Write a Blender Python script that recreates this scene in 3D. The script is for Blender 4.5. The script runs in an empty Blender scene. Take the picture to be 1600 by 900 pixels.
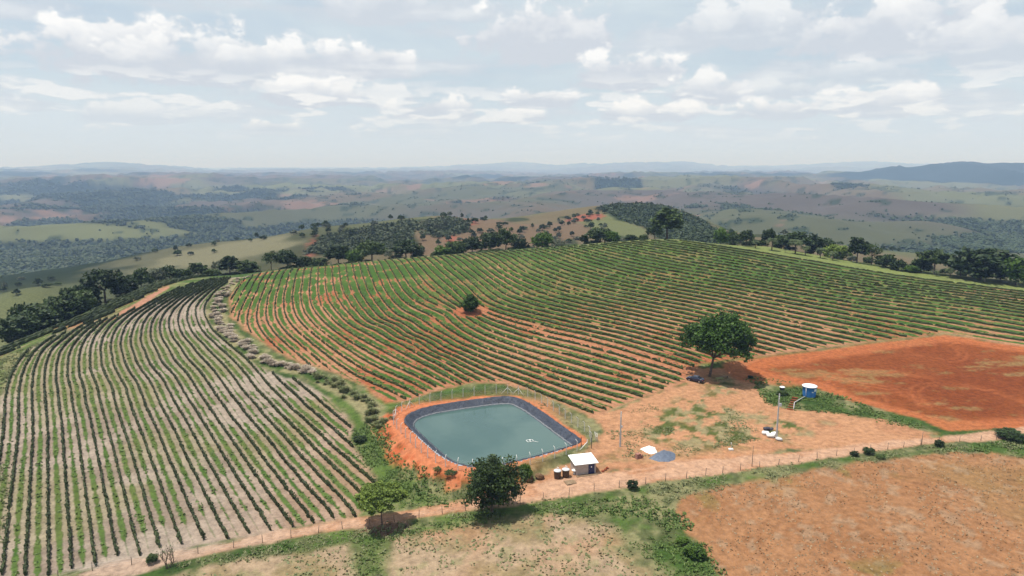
import bpy, math, random
import numpy as np
from mathutils import Vector

random.seed(7)
RNG = np.random.default_rng(7)
scene = bpy.context.scene
COL = scene.collection
R = math.radians

# ------------------------------------------------------------------ camera
CAM_H = 55.0
PITCH = R(10.0)
FPX = 1600 * 24.0 / 36.0           # focal length in photo pixels
cam_data = bpy.data.cameras.new('camera')
cam_data.lens = 24.0
cam_data.sensor_width = 36.0
cam_data.clip_start = 1.0
cam_data.clip_end = 120000.0
cam = bpy.data.objects.new('camera', cam_data)
cam.location = (0, 0, CAM_H)
cam.rotation_euler = (math.pi / 2 - PITCH, 0, 0)
COL.objects.link(cam)
scene.camera = cam

# ------------------------------------------------------------------ render settings
scene.view_settings.view_transform = 'Standard'
scene.view_settings.look = 'None'
scene.view_settings.exposure = 0.22
scene.view_settings.gamma = 1.0
scene.render.engine = 'CYCLES'
scene.cycles.use_denoising = True
scene.cycles.max_bounces = 5
scene.cycles.diffuse_bounces = 2
scene.cycles.glossy_bounces = 2
scene.cycles.transmission_bounces = 3
scene.cycles.transparent_max_bounces = 8
scene.cycles.volume_bounces = 0
scene.cycles.caustics_reflective = False
scene.cycles.caustics_refractive = False
scene.cycles.sample_clamp_indirect = 4.0

# ------------------------------------------------------------------ sun and sky
SUN_EL = R(73.0)
SUN_AZ = R(-92.0)                    # measured from +Y towards +X: high in the sky, to the left
sun_data = bpy.data.lights.new('sun', 'SUN')
sun_data.energy = 5.0
sun_data.angle = R(0.53)
sun_data.color = (1.0, 0.95, 0.88)
sun = bpy.data.objects.new('sun', sun_data)
sd = Vector((math.sin(SUN_AZ) * math.cos(SUN_EL), math.cos(SUN_AZ) * math.cos(SUN_EL), math.sin(SUN_EL)))
sun.rotation_euler = sd.to_track_quat('Z', 'Y').to_euler()
sun.location = (0, 100, 300)
COL.objects.link(sun)

# node helpers -------------------------------------------------------------
class NT:
    def __init__(self, tree):
        self.t = tree
        self.n = tree.nodes
        self.l = tree.links
    def new(self, typ, **kw):
        nd = self.n.new(typ)
        for k, v in kw.items():
            setattr(nd, k, v)
        return nd
    def link(self, a, b):
        self.l.new(a, b)
    def put(self, sock, v):
        if isinstance(v, bpy.types.NodeSocket):
            self.l.new(v, sock)
        else:
            sock.default_value = v
    def m(self, op, a, b=None, c=None, clamp=False):
        nd = self.n.new('ShaderNodeMath'); nd.operation = op; nd.use_clamp = clamp
        self.put(nd.inputs[0], a)
        if b is not None: self.put(nd.inputs[1], b)
        if c is not None: self.put(nd.inputs[2], c)
        return nd.outputs[0]
    def ramp(self, v, a, b, lo=0.0, hi=1.0, smooth=True):
        nd = self.n.new('ShaderNodeMapRange')
        nd.interpolation_type = 'SMOOTHSTEP' if smooth else 'LINEAR'
        nd.clamp = True
        self.put(nd.inputs[0], v); self.put(nd.inputs[1], a); self.put(nd.inputs[2], b)
        self.put(nd.inputs[3], lo); self.put(nd.inputs[4], hi)
        return nd.outputs[0]
    def mix(self, f, a, b, blend='MIX'):
        nd = self.n.new('ShaderNodeMix'); nd.data_type = 'RGBA'; nd.blend_type = blend
        nd.clamp_factor = True
        self.put(nd.inputs[0], f)
        for s, v in ((nd.inputs[6], a), (nd.inputs[7], b)):
            if isinstance(v, tuple) and len(v) == 3: v = v + (1.0,)
            self.put(s, v)
        return nd.outputs[2]
    def noise(self, vec, scale, detail=4.0, rough=0.55, dist=0.0, dim='3D'):
        nd = self.n.new('ShaderNodeTexNoise'); nd.noise_dimensions = dim
        if vec is not None: self.l.new(vec, nd.inputs['Vector'])
        self.put(nd.inputs['Scale'], scale); self.put(nd.inputs['Detail'], detail)
        self.put(nd.inputs['Roughness'], rough); self.put(nd.inputs['Distortion'], dist)
        return nd.outputs[0]
    def comb(self, x, y, z):
        nd = self.n.new('ShaderNodeCombineXYZ')
        self.put(nd.inputs[0], x); self.put(nd.inputs[1], y); self.put(nd.inputs[2], z)
        return nd.outputs[0]

world = bpy.data.worlds.new('World')
scene.world = world
world.use_nodes = True
WT = NT(world.node_tree)
WT.n.clear()
w_out = WT.new('ShaderNodeOutputWorld')
w_bg = WT.new('ShaderNodeBackground')
w_bg.inputs['Strength'].default_value = 0.1
WT.link(w_bg.outputs[0], w_out.inputs[0])
w_sky = WT.new('ShaderNodeTexSky')
w_sky.sky_type = 'NISHITA'
w_sky.sun_disc = False
w_sky.sun_elevation = SUN_EL
w_sky.sun_rotation = SUN_AZ
w_sky.altitude = 900.0
w_sky.air_density = 1.0
w_sky.dust_density = 2.0
w_sky.ozone_density = 1.0
def build_sky():
    """Thin high veil plus rows of fair-weather cumulus, all in direction space of the real sky dome."""
    tc = WT.new('ShaderNodeTexCoord')
    nrm = WT.new('ShaderNodeVectorMath', operation='NORMALIZE')
    WT.link(tc.outputs['Generated'], nrm.inputs[0])
    sep = WT.new('ShaderNodeSeparateXYZ'); WT.link(nrm.outputs[0], sep.inputs[0])
    X, Y, Z = sep.outputs
    el = WT.m('ARCSINE', Z)                                   # elevation, radians
    az = WT.m('ARCTAN2', X, Y)                                # azimuth from +Y, radians
    def P(px, py):
        u = (px - 800) / FPX; v = (450 - py) / FPX
        F = Vector((0, math.cos(PITCH), -math.sin(PITCH))); U = Vector((0, math.sin(PITCH), math.cos(PITCH)))
        d = (F + u * Vector((1, 0, 0)) + v * U).normalized()
        return math.atan2(d.x, d.y), math.asin(d.z)
    clouds = [  # px, py(base), half width px, height px, weight
        (210, 108, 120, 74, 1.0), (330, 116, 120, 60, .9), (480, 112, 130, 44, .95), (560, 104, 70, 36, 1.0), (855, 76, 106, 78, 1.0), (985, 126, 85, 46, 1.0),
        (480, 158, 80, 34, 1.0), (590, 160, 75, 26, .8), (690, 182, 80, 30, .95), (800, 188, 60, 18, .95),
        (1100, 152, 60, 36, .95), (1200, 150, 80, 22, .7), (1010, 184, 85, 24, 1.0), (1215, 180, 72, 22, .95), (1400, 170, 90, 34, .95),
        (1160, 60, 130, 50, .8), (1430, 66, 140, 72, .95), (1350, 125, 80, 26, .6),
        (210, 188, 80, 24, .75), (425, 206, 40, 17, .95), (600, 24, 100, 44, .8),
        (840, 162, 64, 22, .95), (1550, 92, 80, 70, .8),
        ]
    # billows: rounded lobes of several sizes
    pv = WT.comb(az, WT.m('MULTIPLY', el, 1.5), 1.3)
    n1 = WT.noise(pv, 21.0, 5.0, 0.58, 0.0)
    n1c = WT.m('MULTIPLY_ADD', n1, 2.6, -1.3)
    # one node group holds the shape of a single cumulus; each cloud in the sky is one use of it
    gt = bpy.data.node_groups.new('cumulus', 'ShaderNodeTree')
    for nm, ty in (('p', 'Vector'), ('n1', 'Float'), ('cov', 'Float'), ('lit', 'Float'), ('c0', 'Vector'), ('inv', 'Vector'), ('w', 'Float')):
        gt.interface.new_socket(nm, in_out='INPUT', socket_type='NodeSocket' + ty)
    for nm in ('cov', 'lit'):
        gt.interface.new_socket(nm, in_out='OUTPUT', socket_type='NodeSocketFloat')
    g_ = NT(gt)
    gi = g_.new('NodeGroupInput').outputs; go = g_.new('NodeGroupOutput').inputs
    def vm(op, a, b=None):
        nd = g_.new('ShaderNodeVectorMath', operation=op); g_.put(nd.inputs[0], a)
        if b is not None: g_.put(nd.inputs[1], b)
        return nd.outputs['Value'] if op in ('LENGTH', 'DOT_PRODUCT') else nd.outputs[0]
    V = vm('MULTIPLY', vm('SUBTRACT', gi['p'], gi['c0']), gi['inv'])
    dy = vm('DOT_PRODUCT', V, (0, 1, 0))
    r = vm('LENGTH', vm('MAXIMUM', V, vm('MULTIPLY', V, (-1, -3.4, 0))))
    f = g_.m('SUBTRACT', gi['n1'], r)                            # 1 - r + noise - 1
    c = g_.m('MULTIPLY', g_.m('MULTIPLY_ADD', f, 4.4, 4.0, clamp=True), gi['w'])
    s = g_.m('MULTIPLY', g_.m('MULTIPLY_ADD', g_.m('MULTIPLY_ADD', gi['n1'], .55, dy), 1.9, -.30, clamp=True), c)
    nl = g_.m('MAXIMUM', g_.m('MULTIPLY', gi['lit'], g_.m('MULTIPLY_ADD', c, -.6, 1.0)), s)
    g_.link(g_.m('MAXIMUM', gi['cov'], c), go['cov']); g_.link(nl, go['lit'])
    cov = None; lit = None
    pp = WT.comb(az, el, 0.0); nn = WT.m('MULTIPLY', n1c, 0.78)
    for (px, py, hw, hh, w) in clouds:
        a0, e0 = P(px, py)
        k = FPX * 0.93
        nd = WT.new('ShaderNodeGroup'); nd.node_tree = gt
        nd.inputs['c0'].default_value = (a0, e0, 0); nd.inputs['inv'].default_value = (k / (hw * 1.12), k / (hh * 1.15), 0); nd.inputs['w'].default_value = w
        for nm, v in (('p', pp), ('n1', nn), ('cov', cov), ('lit', lit)):
            if v is not None: WT.link(v, nd.inputs[nm])
        cov, lit = nd.outputs['cov'], nd.outputs['lit']
    # generic field of the same clouds over the rest of the dome: cells get flatter and smaller towards the horizon
    e = WT.m('ADD', WT.m('MAXIMUM', el, 0.0), 0.035)
    lg = WT.m('LOGARITHM', e, math.e)
    big = WT.noise(WT.comb(WT.m('MULTIPLY', az, 3.4), WT.m('MULTIPLY', lg, 3.6), 0.0), 1.3, 4.0, 0.52)
    d0 = WT.m('ADD', big, WT.m('MULTIPLY', n1c, 0.10))
    g = WT.m('MULTIPLY', WT.ramp(d0, 0.47, 0.62), 0.72)
    gl = WT.ramp(d0, 0.55, 0.72)
    # long low rows of small puffs near the horizon
    lo = WT.noise(WT.comb(WT.m('MULTIPLY', az, 15.0), WT.m('MULTIPLY', el, 62.0), 4.4), 1.0, 3.0, 0.55)
    band = WT.m('MULTIPLY', WT.ramp(el, 0.02, 0.05), WT.ramp(el, 0.14, 0.09))
    lp = WT.m('MULTIPLY', WT.ramp(lo, 0.50, 0.62), band)
    cov2 = WT.m('MAXIMUM', WT.m('MAXIMUM', cov, g), WT.m('MULTIPLY', lp, 0.8))
    lit2 = WT.m('MAXIMUM', WT.m('MAXIMUM', lit, WT.m('MULTIPLY', gl, 0.5)), WT.m('MULTIPLY', lp, 0.8))
    # veil of thin high cloud that turns the blue pale
    veil = WT.noise(WT.comb(WT.m('MULTIPLY', az, 2.2), WT.m('MULTIPLY', el, 9.0), 9.1), 1.6, 3.0, 0.6, 0.4)
    vf = WT.ramp(veil, 0.3, 0.75, 0.55, 0.9)
    sky = WT.mix(vf, w_sky.outputs[0], SKY_VEIL)
    hz = WT.ramp(el, 0.0, 0.14, 0.9, 0.0)
    sky = WT.mix(hz, sky, SKY_HORIZON)
    ccol = WT.mix(WT.m('MULTIPLY', lit2, 1.0, clamp=True), CLOUD_BASE, CLOUD_LIT)
    fade = WT.ramp(el, 0.012, 0.085, 0.15, 1.0)
    out = WT.mix(WT.m('MULTIPLY', cov2, fade), sky, ccol)
    WT.link(out, w_bg.inputs['Color'])
SKY_VEIL = (6.1, 6.85, 7.2)
SKY_HORIZON = (6.0, 6.8, 7.8)
CLOUD_BASE = (5.5, 5.9, 6.5)
CLOUD_LIT = (8.7, 8.75, 8.75)
build_sky()
world.cycles.sampling_method = 'MANUAL'
world.cycles.sample_map_resolution = 512

# ------------------------------------------------------------------ numpy noise
def _hash(ix, iy, seed):
    n = (ix.astype(np.int64) * 374761393 + iy.astype(np.int64) * 668265263 + seed * 982451653) & 0xFFFFFFFF
    n = ((n ^ (n >> 13)) * 1274126177) & 0xFFFFFFFF
    n = ((n ^ (n >> 16)) * 2246822519) & 0xFFFFFFFF
    return ((n ^ (n >> 15)) & 0xFFFFFF) / float(0xFFFFFF)
def vnoise(x, y, seed=0):
    xi = np.floor(x); yi = np.floor(y)
    fx = x - xi; fy = y - yi
    fx = fx * fx * fx * (fx * (fx * 6 - 15) + 10); fy = fy * fy * fy * (fy * (fy * 6 - 15) + 10)
    a = _hash(xi, yi, seed); b = _hash(xi + 1, yi, seed); c = _hash(xi, yi + 1, seed); d = _hash(xi + 1, yi + 1, seed)
    return (a + (b - a) * fx) * (1 - fy) + (c + (d - c) * fx) * fy
def fbm(x, y, scale, octv=4, seed=0, gain=0.5):
    x = np.asarray(x, float) / scale; y = np.asarray(y, float) / scale
    s = 0; amp = 1; tot = 0
    for o in range(octv):
        ca, sa = math.cos(o * 1.1 + .3), math.sin(o * 1.1 + .3)
        s = s + amp * vnoise(x * ca - y * sa + 17.3 * o, x * sa + y * ca - 9.1 * o, seed + o * 31)
        tot += amp; amp *= gain; x = x * 2.03; y = y * 2.03
    return s / tot
def sstep(a, b, v):
    t = np.clip((v - a) / (b - a), 0, 1)
    return t * t * (3 - 2 * t)
def lerp(a, b, t): return a + (b - a) * t

# ------------------------------------------------------------------ photo rays
CP, SP = math.cos(PITCH), math.sin(PITCH)
def ray(px, py):
    px = np.asarray(px, float); py = np.asarray(py, float)
    u = (px - 800) / FPX; v = (450 - py) / FPX
    return u, CP + v * SP, -SP + v * CP          # direction per unit view depth
def at_depth(px, py, D):
    a, b, c = ray(px, py)
    return a * D, b * D, CAM_H + c * D
def at_z(px, py, z):
    a, b, c = ray(px, py)
    D = (z - CAM_H) / c
    return a * D, b * D

# ------------------------------------------------------------------ thin plate spline
class TPS:
    def __init__(self, pts, val, smooth=0.0, S=100.0):
        self.S = S
        p = np.asarray(pts, float) / S; n = len(p)
        d2 = ((p[:, None, :] - p[None, :, :]) ** 2).sum(-1)
        K = np.where(d2 > 0, d2 * np.log(np.maximum(d2, 1e-12)), 0) + smooth * np.eye(n)
        Pm = np.hstack([np.ones((n, 1)), p])
        A = np.zeros((n + 3, n + 3)); A[:n, :n] = K; A[:n, n:] = Pm; A[n:, :n] = Pm.T
        rhs = np.zeros(n + 3); rhs[:n] = val
        w = np.linalg.solve(A, rhs)
        self.p, self.w, self.a = p, w[:n], w[n:]
    def __call__(self, x, y):
        x = np.asarray(x, float) / self.S; y = np.asarray(y, float) / self.S
        out = self.a[0] + self.a[1] * x + self.a[2] * y
        for (cx, cy), w in zip(self.p, self.w):
            d2 = (x - cx) ** 2 + (y - cy) ** 2
            out = out + w * d2 * np.log(np.maximum(d2, 1e-12))
        return out

# ------------------------------------------------------------------ the lie of the land
# survey points read off the photograph: pixel and height above the pump-house yard
HILL = [(0, 899, -3), (400, 899, -3), (800, 899, -2), (1200, 899, -2), (1600, 899, -2),
        (0, 800, -2), (300, 800, -2.5), (560, 760, -2.5), (700, 790, -2), (900, 760, 0), (1100, 740, 0), (1400, 690, 0), (1600, 670, 0),
        (0, 700, -1), (200, 700, -1), (400, 700, -1.5), (550, 690, -1.5),
        (950, 660, .5), (1100, 650, .5), (1300, 640, .5), (1500, 640, .5), (1600, 640, .5), (770, 680, 0),
        (620, 630, 0.3), (800, 600, 1), (1000, 600, 2), (1120, 580, 2), (1300, 560, 2), (1450, 525, 3), (1600, 540, 3),
        (0, 600, .5), (200, 600, 2), (350, 600, 1.5), (480, 580, 1.5), (560, 630, 0.3),
        (200, 520, 4), (100, 545, 2.5), (330, 500, 5), (400, 520, 4.5), (500, 520, 5.5), (700, 500, 8), (900, 500, 8.5), (1100, 500, 8.5), (1300, 480, 8.5), (1500, 490, 7)]
CREST = [(0, 545, 205), (80, 512, 222), (160, 478, 245), (250, 443, 280), (360, 431, 297), (430, 422, 301), (500, 416, 304), (600, 406, 309),
         (700, 398, 314), (800, 390.5, 319), (900, 383, 325), (1000, 375.5, 331), (1060, 374, 333), (1100, 379, 330), (1200, 394, 322), (1300, 411, 310), (1400, 429, 293), (1500, 443, 276), (1600, 456, 262)]
pts, vals = [], []
for px, py, z in HILL:
    x, y = at_z(px, py, z); pts.append((x, y)); vals.append(z)
for i, (px, py, D) in enumerate(CREST):
    x, y, z = at_depth(px, py, D); pts.append((x, y)); vals.append(float(z))
    if px >= 1100:
        fall = ((12, -.1), (27, -.6), (52, -7), (100, -20), (165, -36))
    elif px <= 250:
        fall = ((14, -3.2), (40, -12.5), (90, -30), (170, -50))
    else:
        fall = ((12, -2.2), (30, -8), (70, -20), (120, -30))
    if i % 2 == 0 or px in (80, 250):
        for dd, dz in fall:
            s = (D + dd) / D
            pts.append((x * s, y * s)); vals.append(float(z) + dz)
MID = [(450, 392, 520), (480, 360, 600), (540, 348, 640), (600, 345, 650), (640, 340, 660), (690, 334, 670), (740, 338, 680), (790, 346, 690), (560, 385, 530), (700, 375, 540),
       (840, 350, 680), (890, 338, 720), (960, 322, 760), (1010, 318, 800), (1060, 330, 820), (1110, 352, 800), (900, 365, 580), (1000, 365, 600),
       (1180, 372, 720), (1260, 384, 700), (1180, 385, 520), (1400, 392, 620), (1330, 385, 640), (1500, 415, 560), (1600, 420, 520), (1450, 420, 480),
       (440, 366, 700), (350, 378, 740), (250, 396, 700), (160, 416, 660), (330, 405, 560), (60, 440, 560), (0, 465, 480), (60, 462, 430), (-150, 480, 480),
       (500, 372, 900), (700, 352, 900), (800, 352, 900), (980, 352, 1000), (1120, 385, 950), (1300, 392, 900), (1500, 402, 900), (300, 400, 950), (100, 420, 950), (1700, 410, 900), (-100, 440, 900)]
for px, py, D in MID:
    x, y, z = at_depth(px, py, D); pts.append((x, y)); vals.append(float(z))
for x, y, z in ((-300, 60, -30), (-220, 40, -8), (300, 40, -4), (0, 30, -3), (400, 150, -6), (520, 300, -15), (-330, 180, -40), (0, -60, -8)):
    pts.append((x, y)); vals.append(z)
HT = TPS(pts, vals, 0.0004)

POND_RIM_PX = [(631, 656), (640, 645), (665, 636), (700, 630), (745, 623.5), (785, 619), (805, 620), (822, 627), (850, 645), (880, 667), (905, 684), (908, 689),
               (900, 694), (880, 700), (850, 709), (815, 718), (785, 724.5), (760, 728), (730, 728), (705, 721), (680, 705), (655, 682), (637, 665)]
POND_Z = 1.0
WATER_Z = -0.25
def sm_closed(P, it=2):
    P = np.asarray(P, float)
    for _ in range(it):
        Q = np.roll(P, -1, 0)
        P = np.stack([.75 * P + .25 * Q, .25 * P + .75 * Q], 1).reshape(-1, 2)
    return P
_a = np.array([at_z(px, py, POND_Z) for px, py in POND_RIM_PX])
POND = sm_closed(_a, 2)
def sdf(poly, x, y):
    """signed distance to a closed polygon, negative inside"""
    P = np.asarray(poly, float); Q = np.roll(P, -1, 0)
    x = np.asarray(x, float); y = np.asarray(y, float)
    d2 = np.full(x.shape, 1e18); ins = np.zeros(x.shape, bool)
    for (ax, ay), (bx, by) in zip(P, Q):
        ex, ey = bx - ax, by - ay
        L = ex * ex + ey * ey + 1e-12
        t = np.clip(((x - ax) * ex + (y - ay) * ey) / L, 0, 1)
        d2 = np.minimum(d2, (x - ax - t * ex) ** 2 + (y - ay - t * ey) ** 2)
        if ay != by:
            c = ((ay > y) != (by > y)) & (x < (bx - ax) * (y - ay) / (by - ay) + ax)
            ins ^= c
    d = np.sqrt(d2)
    return np.where(ins, -d, d)
def sdf_near(poly, x, y, pad=60.0):
    """sdf computed only near the polygon's bounding box, large elsewhere"""
    P = np.asarray(poly, float)
    x = np.asarray(x, float); y = np.asarray(y, float)
    out = np.full(x.shape, 500.0)
    lo = P.min(0) - pad; hi = P.max(0) + pad
    m = (x > lo[0]) & (x < hi[0]) & (y > lo[1]) & (y < hi[1])
    if m.any(): out[m] = sdf(P, x[m], y[m])
    return out

def far_height(x, y):
    D = np.hypot(x, y)
    az = np.arctan2(x, y)
    wx = x + 420 * (fbm(x, y, 2600, 2, 71) - .5); wy = y + 420 * (fbm(x, y, 2600, 2, 72) - .5)
    n = fbm(wx, wy, 2300, 5, 11) - .5
    rid = 1 - np.abs(fbm(wx, wy, 820, 4, 23) * 2 - 1) * 2.2
    z = -108 + (120 + 60 * sstep(1500, 4000, D)) * n + (50 + 42 * sstep(1500, 5000, D)) * (rid - .3) + 9 * (fbm(x, y, 210, 3, 5) - .5)
    far = sstep(5000, 20000, D)
    z = z + far * (60 + 240 * (fbm(x, y, 7000, 4, 41) - .5))
    z = z - 110 * sstep(9000, 26000, D) * sstep(-.3, -.72, az)
    def bump(px, D0, wa, wd, h):
        a0 = math.atan2((px - 800) / FPX, CP)
        return h * np.exp(-((az - a0) / wa) ** 2 - ((D - D0) / wd) ** 2)
    z = z + bump(230, 17000, .07, 3500, 150) + bump(150, 17000, .04, 3000, 40)
    z = z + bump(1510, 7600, .12, 1200, 82) + bump(1405, 7300, .04, 900, 36) + bump(1475, 7400, .025, 800, 30) + bump(1560, 7500, .02, 700, 22) + bump(1640, 7800, .08, 1300, 40)
    z = z + bump(1225, 9500, .04, 1200, 75) + bump(1120, 11500, .06, 1200, 70)
    z = z + bump(1000, 21000, .10, 3500, 170) + bump(1060, 22000, .03, 2500, 60) + bump(760, 24000, .12, 4000, 150)
    z = z + bump(1330, 25000, .10, 4000, 190)
    return z
def height(x, y, micro=True):
    x = np.asarray(x, float); y = np.asarray(y, float)
    D = np.hypot(x, y)
    w = sstep(820, 1500, D)
    h = np.zeros(x.shape)
    m = D < 1500
    if m.any(): h[m] = HT(x[m], y[m])
    m2 = D > 820
    fz = np.zeros(x.shape)
    if m2.any(): fz[m2] = far_height(x[m2], y[m2])
    z = h * (1 - w) + fz * w
    if micro:
        g = sstep(380, 700, D) * (1 - w)
        z = z + g * (16 * (fbm(x, y, 170, 4, 3) - .5))
        near = 1 - sstep(420, 900, D)
        z = z + near * .22 * (fbm(x, y, 9, 3, 4) - .5)
    # pond: a raised rim with a graded bank and a hollow inside
    mp = (np.abs(x) < 70) & (y > 70) & (y < 240)
    if mp.any():
        s = sdf(POND, x[mp], y[mp])
        bank = POND_Z - .62 * np.maximum(s - 3.2, 0) - .03 * np.maximum(s, 0)
        zz = z[mp]
        zz = np.where(s > 0, np.where(s < 3.2, lerp(POND_Z - .05, np.maximum(zz, bank), sstep(2.6, 5, s)), np.maximum(zz, bank)), zz)
        zz = np.where(s <= 0, np.minimum(POND_Z - .12, zz) + np.minimum(s, 0) * 1.2, zz)
        zz = np.where(s <= 0, np.maximum(zz, POND_Z - 4), zz)
        z[mp] = zz
    return z
def hgt(x, y): return float(height(np.array([x]), np.array([y]))[0])
def px2g(px, py, dmin=60.0, dmax=372.0, n=240):
    """ground point under a photo pixel (first hit, else the closest pass over the crest)"""
    a, b, c = ray(px, py)
    D = dmin * (dmax / dmin) ** np.linspace(0, 1, n)
    zz = CAM_H + c * D - height(a * D, b * D)
    i = np.nonzero(zz <= 0)[0]
    if len(i) == 0:
        k = int(np.argmin(zz / D)); d = D[k]
    else:
        k = i[0]
        if k == 0: d = D[0]
        else:
            t = zz[k - 1] / (zz[k - 1] - zz[k]); d = D[k - 1] + t * (D[k] - D[k - 1])
    return float(a * d), float(b * d)
def G(pxs, **kw): return np.array([px2g(px, py, **kw) for px, py in pxs])

# ------------------------------------------------------------------ object helpers
def mesh_np(name, V, F, smooth=False):
    """mesh from a vertex array and a face array (all quads or all triangles)"""
    V = np.ascontiguousarray(V, np.float32); F = np.ascontiguousarray(F, np.int32)
    me = bpy.data.meshes.new(name)
    k = F.shape[1]
    me.vertices.add(len(V)); me.vertices.foreach_set('co', V.ravel())
    me.loops.add(F.size); me.loops.foreach_set('vertex_index', F.ravel())
    me.polygons.add(len(F)); me.polygons.foreach_set('loop_start', np.arange(len(F), dtype=np.int32) * k)
    me.polygons.foreach_set('use_smooth', np.full(len(F), smooth))
    me.update(calc_edges=True)
    return me
def link(name, me, mat=None, parent=None, loc=None):
    o = bpy.data.objects.new(name, me)
    COL.objects.link(o)
    if mat is not None and me is not None:
        if len(me.materials) == 0: me.materials.append(mat)
    if parent is not None: o.parent = parent
    if loc is not None: o.location = loc
    return o
def tag(o, label=None, cat=None, group=None, kind=None):
    if label: o['label'] = label
    if cat: o['category'] = cat
    if group: o['group'] = group
    if kind: o['kind'] = kind
    return o
def lin(r, g, b, k=0.49):
    f = lambda c: ((c / 255 + .055) / 1.055) ** 2.4 if c > 10 else c / 255 / 12.92
    return np.array([f(r) * k, f(g) * k, f(b) * k])
def attr(me, name, typ, data):
    a = me.attributes.new(name, typ, 'POINT')
    a.data.foreach_set('value' if typ == 'FLOAT' else 'color', np.ascontiguousarray(data, np.float32).ravel())

# ------------------------------------------------------------------ vine row coordinates (one unit = one row)
L_ROWS = {0: [(40, 553), (27, 569), (17, 589), (11, 609), (8, 633)],
          1: [(82, 528), (60, 544), (46, 562), (37, 580), (32, 600), (29, 624), (29, 651), (27, 696)],
          2: [(106, 517), (78, 538), (63, 554), (54, 576), (51, 596), (50, 618), (51.5, 651), (51, 696), (47, 760), (40, 895)],
          4: [(151, 502), (133, 513), (116, 527), (100, 542), (91, 560), (88, 582), (89, 604), (93, 638), (97, 669), (99, 700), (112, 885)],
          6: [(162, 501), (153, 509), (138, 524), (127, 544), (123, 567), (124, 589), (133, 627), (142, 660), (150, 700), (184, 870)],
          8: [(182, 502), (167, 518), (158, 538), (158, 558), (164, 584), (176, 611), (189, 660), (200, 691), (248, 853)],
          11: [(215.5, 500), (207, 518), (204, 538), (211, 560), (224, 584), (240, 609), (253, 638), (269, 667), (284, 700), (354, 838)],
          13: [(334, 437), (313.5, 446), (291, 458), (270, 471.5), (252, 485), (240, 500), (235.5, 512), (235, 518), (240, 540), (253, 567), (273, 589), (289, 616), (307, 644), (324, 671), (340, 698), (422, 828)],
          15: [(264, 500), (267, 522), (282, 544), (307, 576), (322, 596), (338, 620), (360, 651), (378, 673), (396, 696), (489, 815)],
          17: [(345, 441), (327, 452), (309, 465.5), (297, 477.5), (292.5, 491), (294, 506), (298, 516), (320, 542), (342, 564), (369, 596), (389, 622), (400, 634), (511, 758), (554, 806)],
          19: [(364, 435), (339, 453), (327, 467), (319.5, 480), (320, 494), (323, 500), (333, 517), (356, 538), (380, 558), (400, 579), (427, 611), (467, 649), (502, 681), (542, 718), (569, 742), (587, 758)],
          20: [(434, 593), (478, 636), (511, 664), (536, 686)], 21: [(467, 600), (496, 624), (518, 644), (541, 663)]}
R_ROWS = {0: [(379, 441), (361, 468)], 2: [(405.5, 429), (387, 462), (372, 495.5)], 3: [(417, 426), (400, 458), (388, 487), (389, 514)],
          5: [(437, 423), (420, 460), (415.5, 489), (422, 511), (444, 535.5), (480, 567)],
          7: [(457, 420), (444, 460), (444, 484), (455.5, 509), (484.5, 535.5), (515.5, 560), (558, 589)],
          11: [(498, 417), (496.7, 455.5), (502, 478), (524, 504), (560, 529), (604, 553), (637, 570), (700, 602)],
          14: [(528, 414), (532, 440), (545, 470), (560, 489), (600, 513), (642, 536), (690, 563), (738, 590)],
          16: [(815, 602), (850, 617), (885, 630), (923, 645)],
          17: [(561, 411), (565, 427), (571, 443), (576, 457), (589, 476), (609, 497), (649, 520), (700, 546), (745, 566)],
          20: [(820, 566), (880, 586), (940, 603), (999, 619)], 24: [(1000, 577), (1065, 597)],
          22: [(612, 407), (620, 416), (631, 433), (641, 448), (659, 465), (680, 476), (708, 489)],
          26: [(735, 477), (760, 489), (815, 507), (853, 518), (902, 529), (960, 544), (1010, 559), (1070, 578)],
          27: [(663, 402), (676, 412), (688, 424), (704, 437), (720, 450.7)],
          36: [(760, 397), (804, 424), (849, 444), (898, 460), (960, 474.5), (1000, 483), (1100, 505)],
          46: [(1000, 425), (1100, 444), (1250, 472), (1400, 498)], 45: [(1478, 521), (1542, 533), (1600, 541)],
          57: [(1000, 377), (1060, 386), (1200, 410), (1400, 443)], 60: [(1100, 382), (1200, 397), (1300, 414), (1400, 431), (1500, 444), (1600, 457)]}
def fit_rows(rows, sm):
    P, U = [], []
    for k, pl in rows.items():
        g = G(pl)
        # densify
        for i in range(len(g) - 1):
            n = max(1, int(np.hypot(*(g[i + 1] - g[i])) / 14))
            for j in range(n):
                P.append(g[i] + (g[i + 1] - g[i]) * j / n); U.append(k)
        P.append(g[-1]); U.append(k)
    P = np.array(P); U = np.array(U, float)
    keep = [0]
    for i in range(1, len(P)):
        if np.min(np.hypot(*(P[keep] - P[i]).T)) > 1.0: keep.append(i)
    return TPS(P[keep], U[keep], sm, 100.0)
UL = fit_rows(L_ROWS, 0.0006)
UR = fit_rows(R_ROWS, 0.0015)
# lower terrace beyond the track on the far left
T_A = G([(0, 548), (100, 505), (160, 484), (230, 455), (300, 433)])
def UT(x, y):
    # distance from the track line, in rows of 2.7 m
    c = T_A[0]; d = T_A[-1] - T_A[0]; d = d / np.hypot(*d)
    return ((x - c[0]) * -d[1] + (y - c[1]) * d[0] + 4 * np.sin(((x - c[0]) * d[0] + (y - c[1]) * d[1]) / 55)) / 2.7

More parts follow.
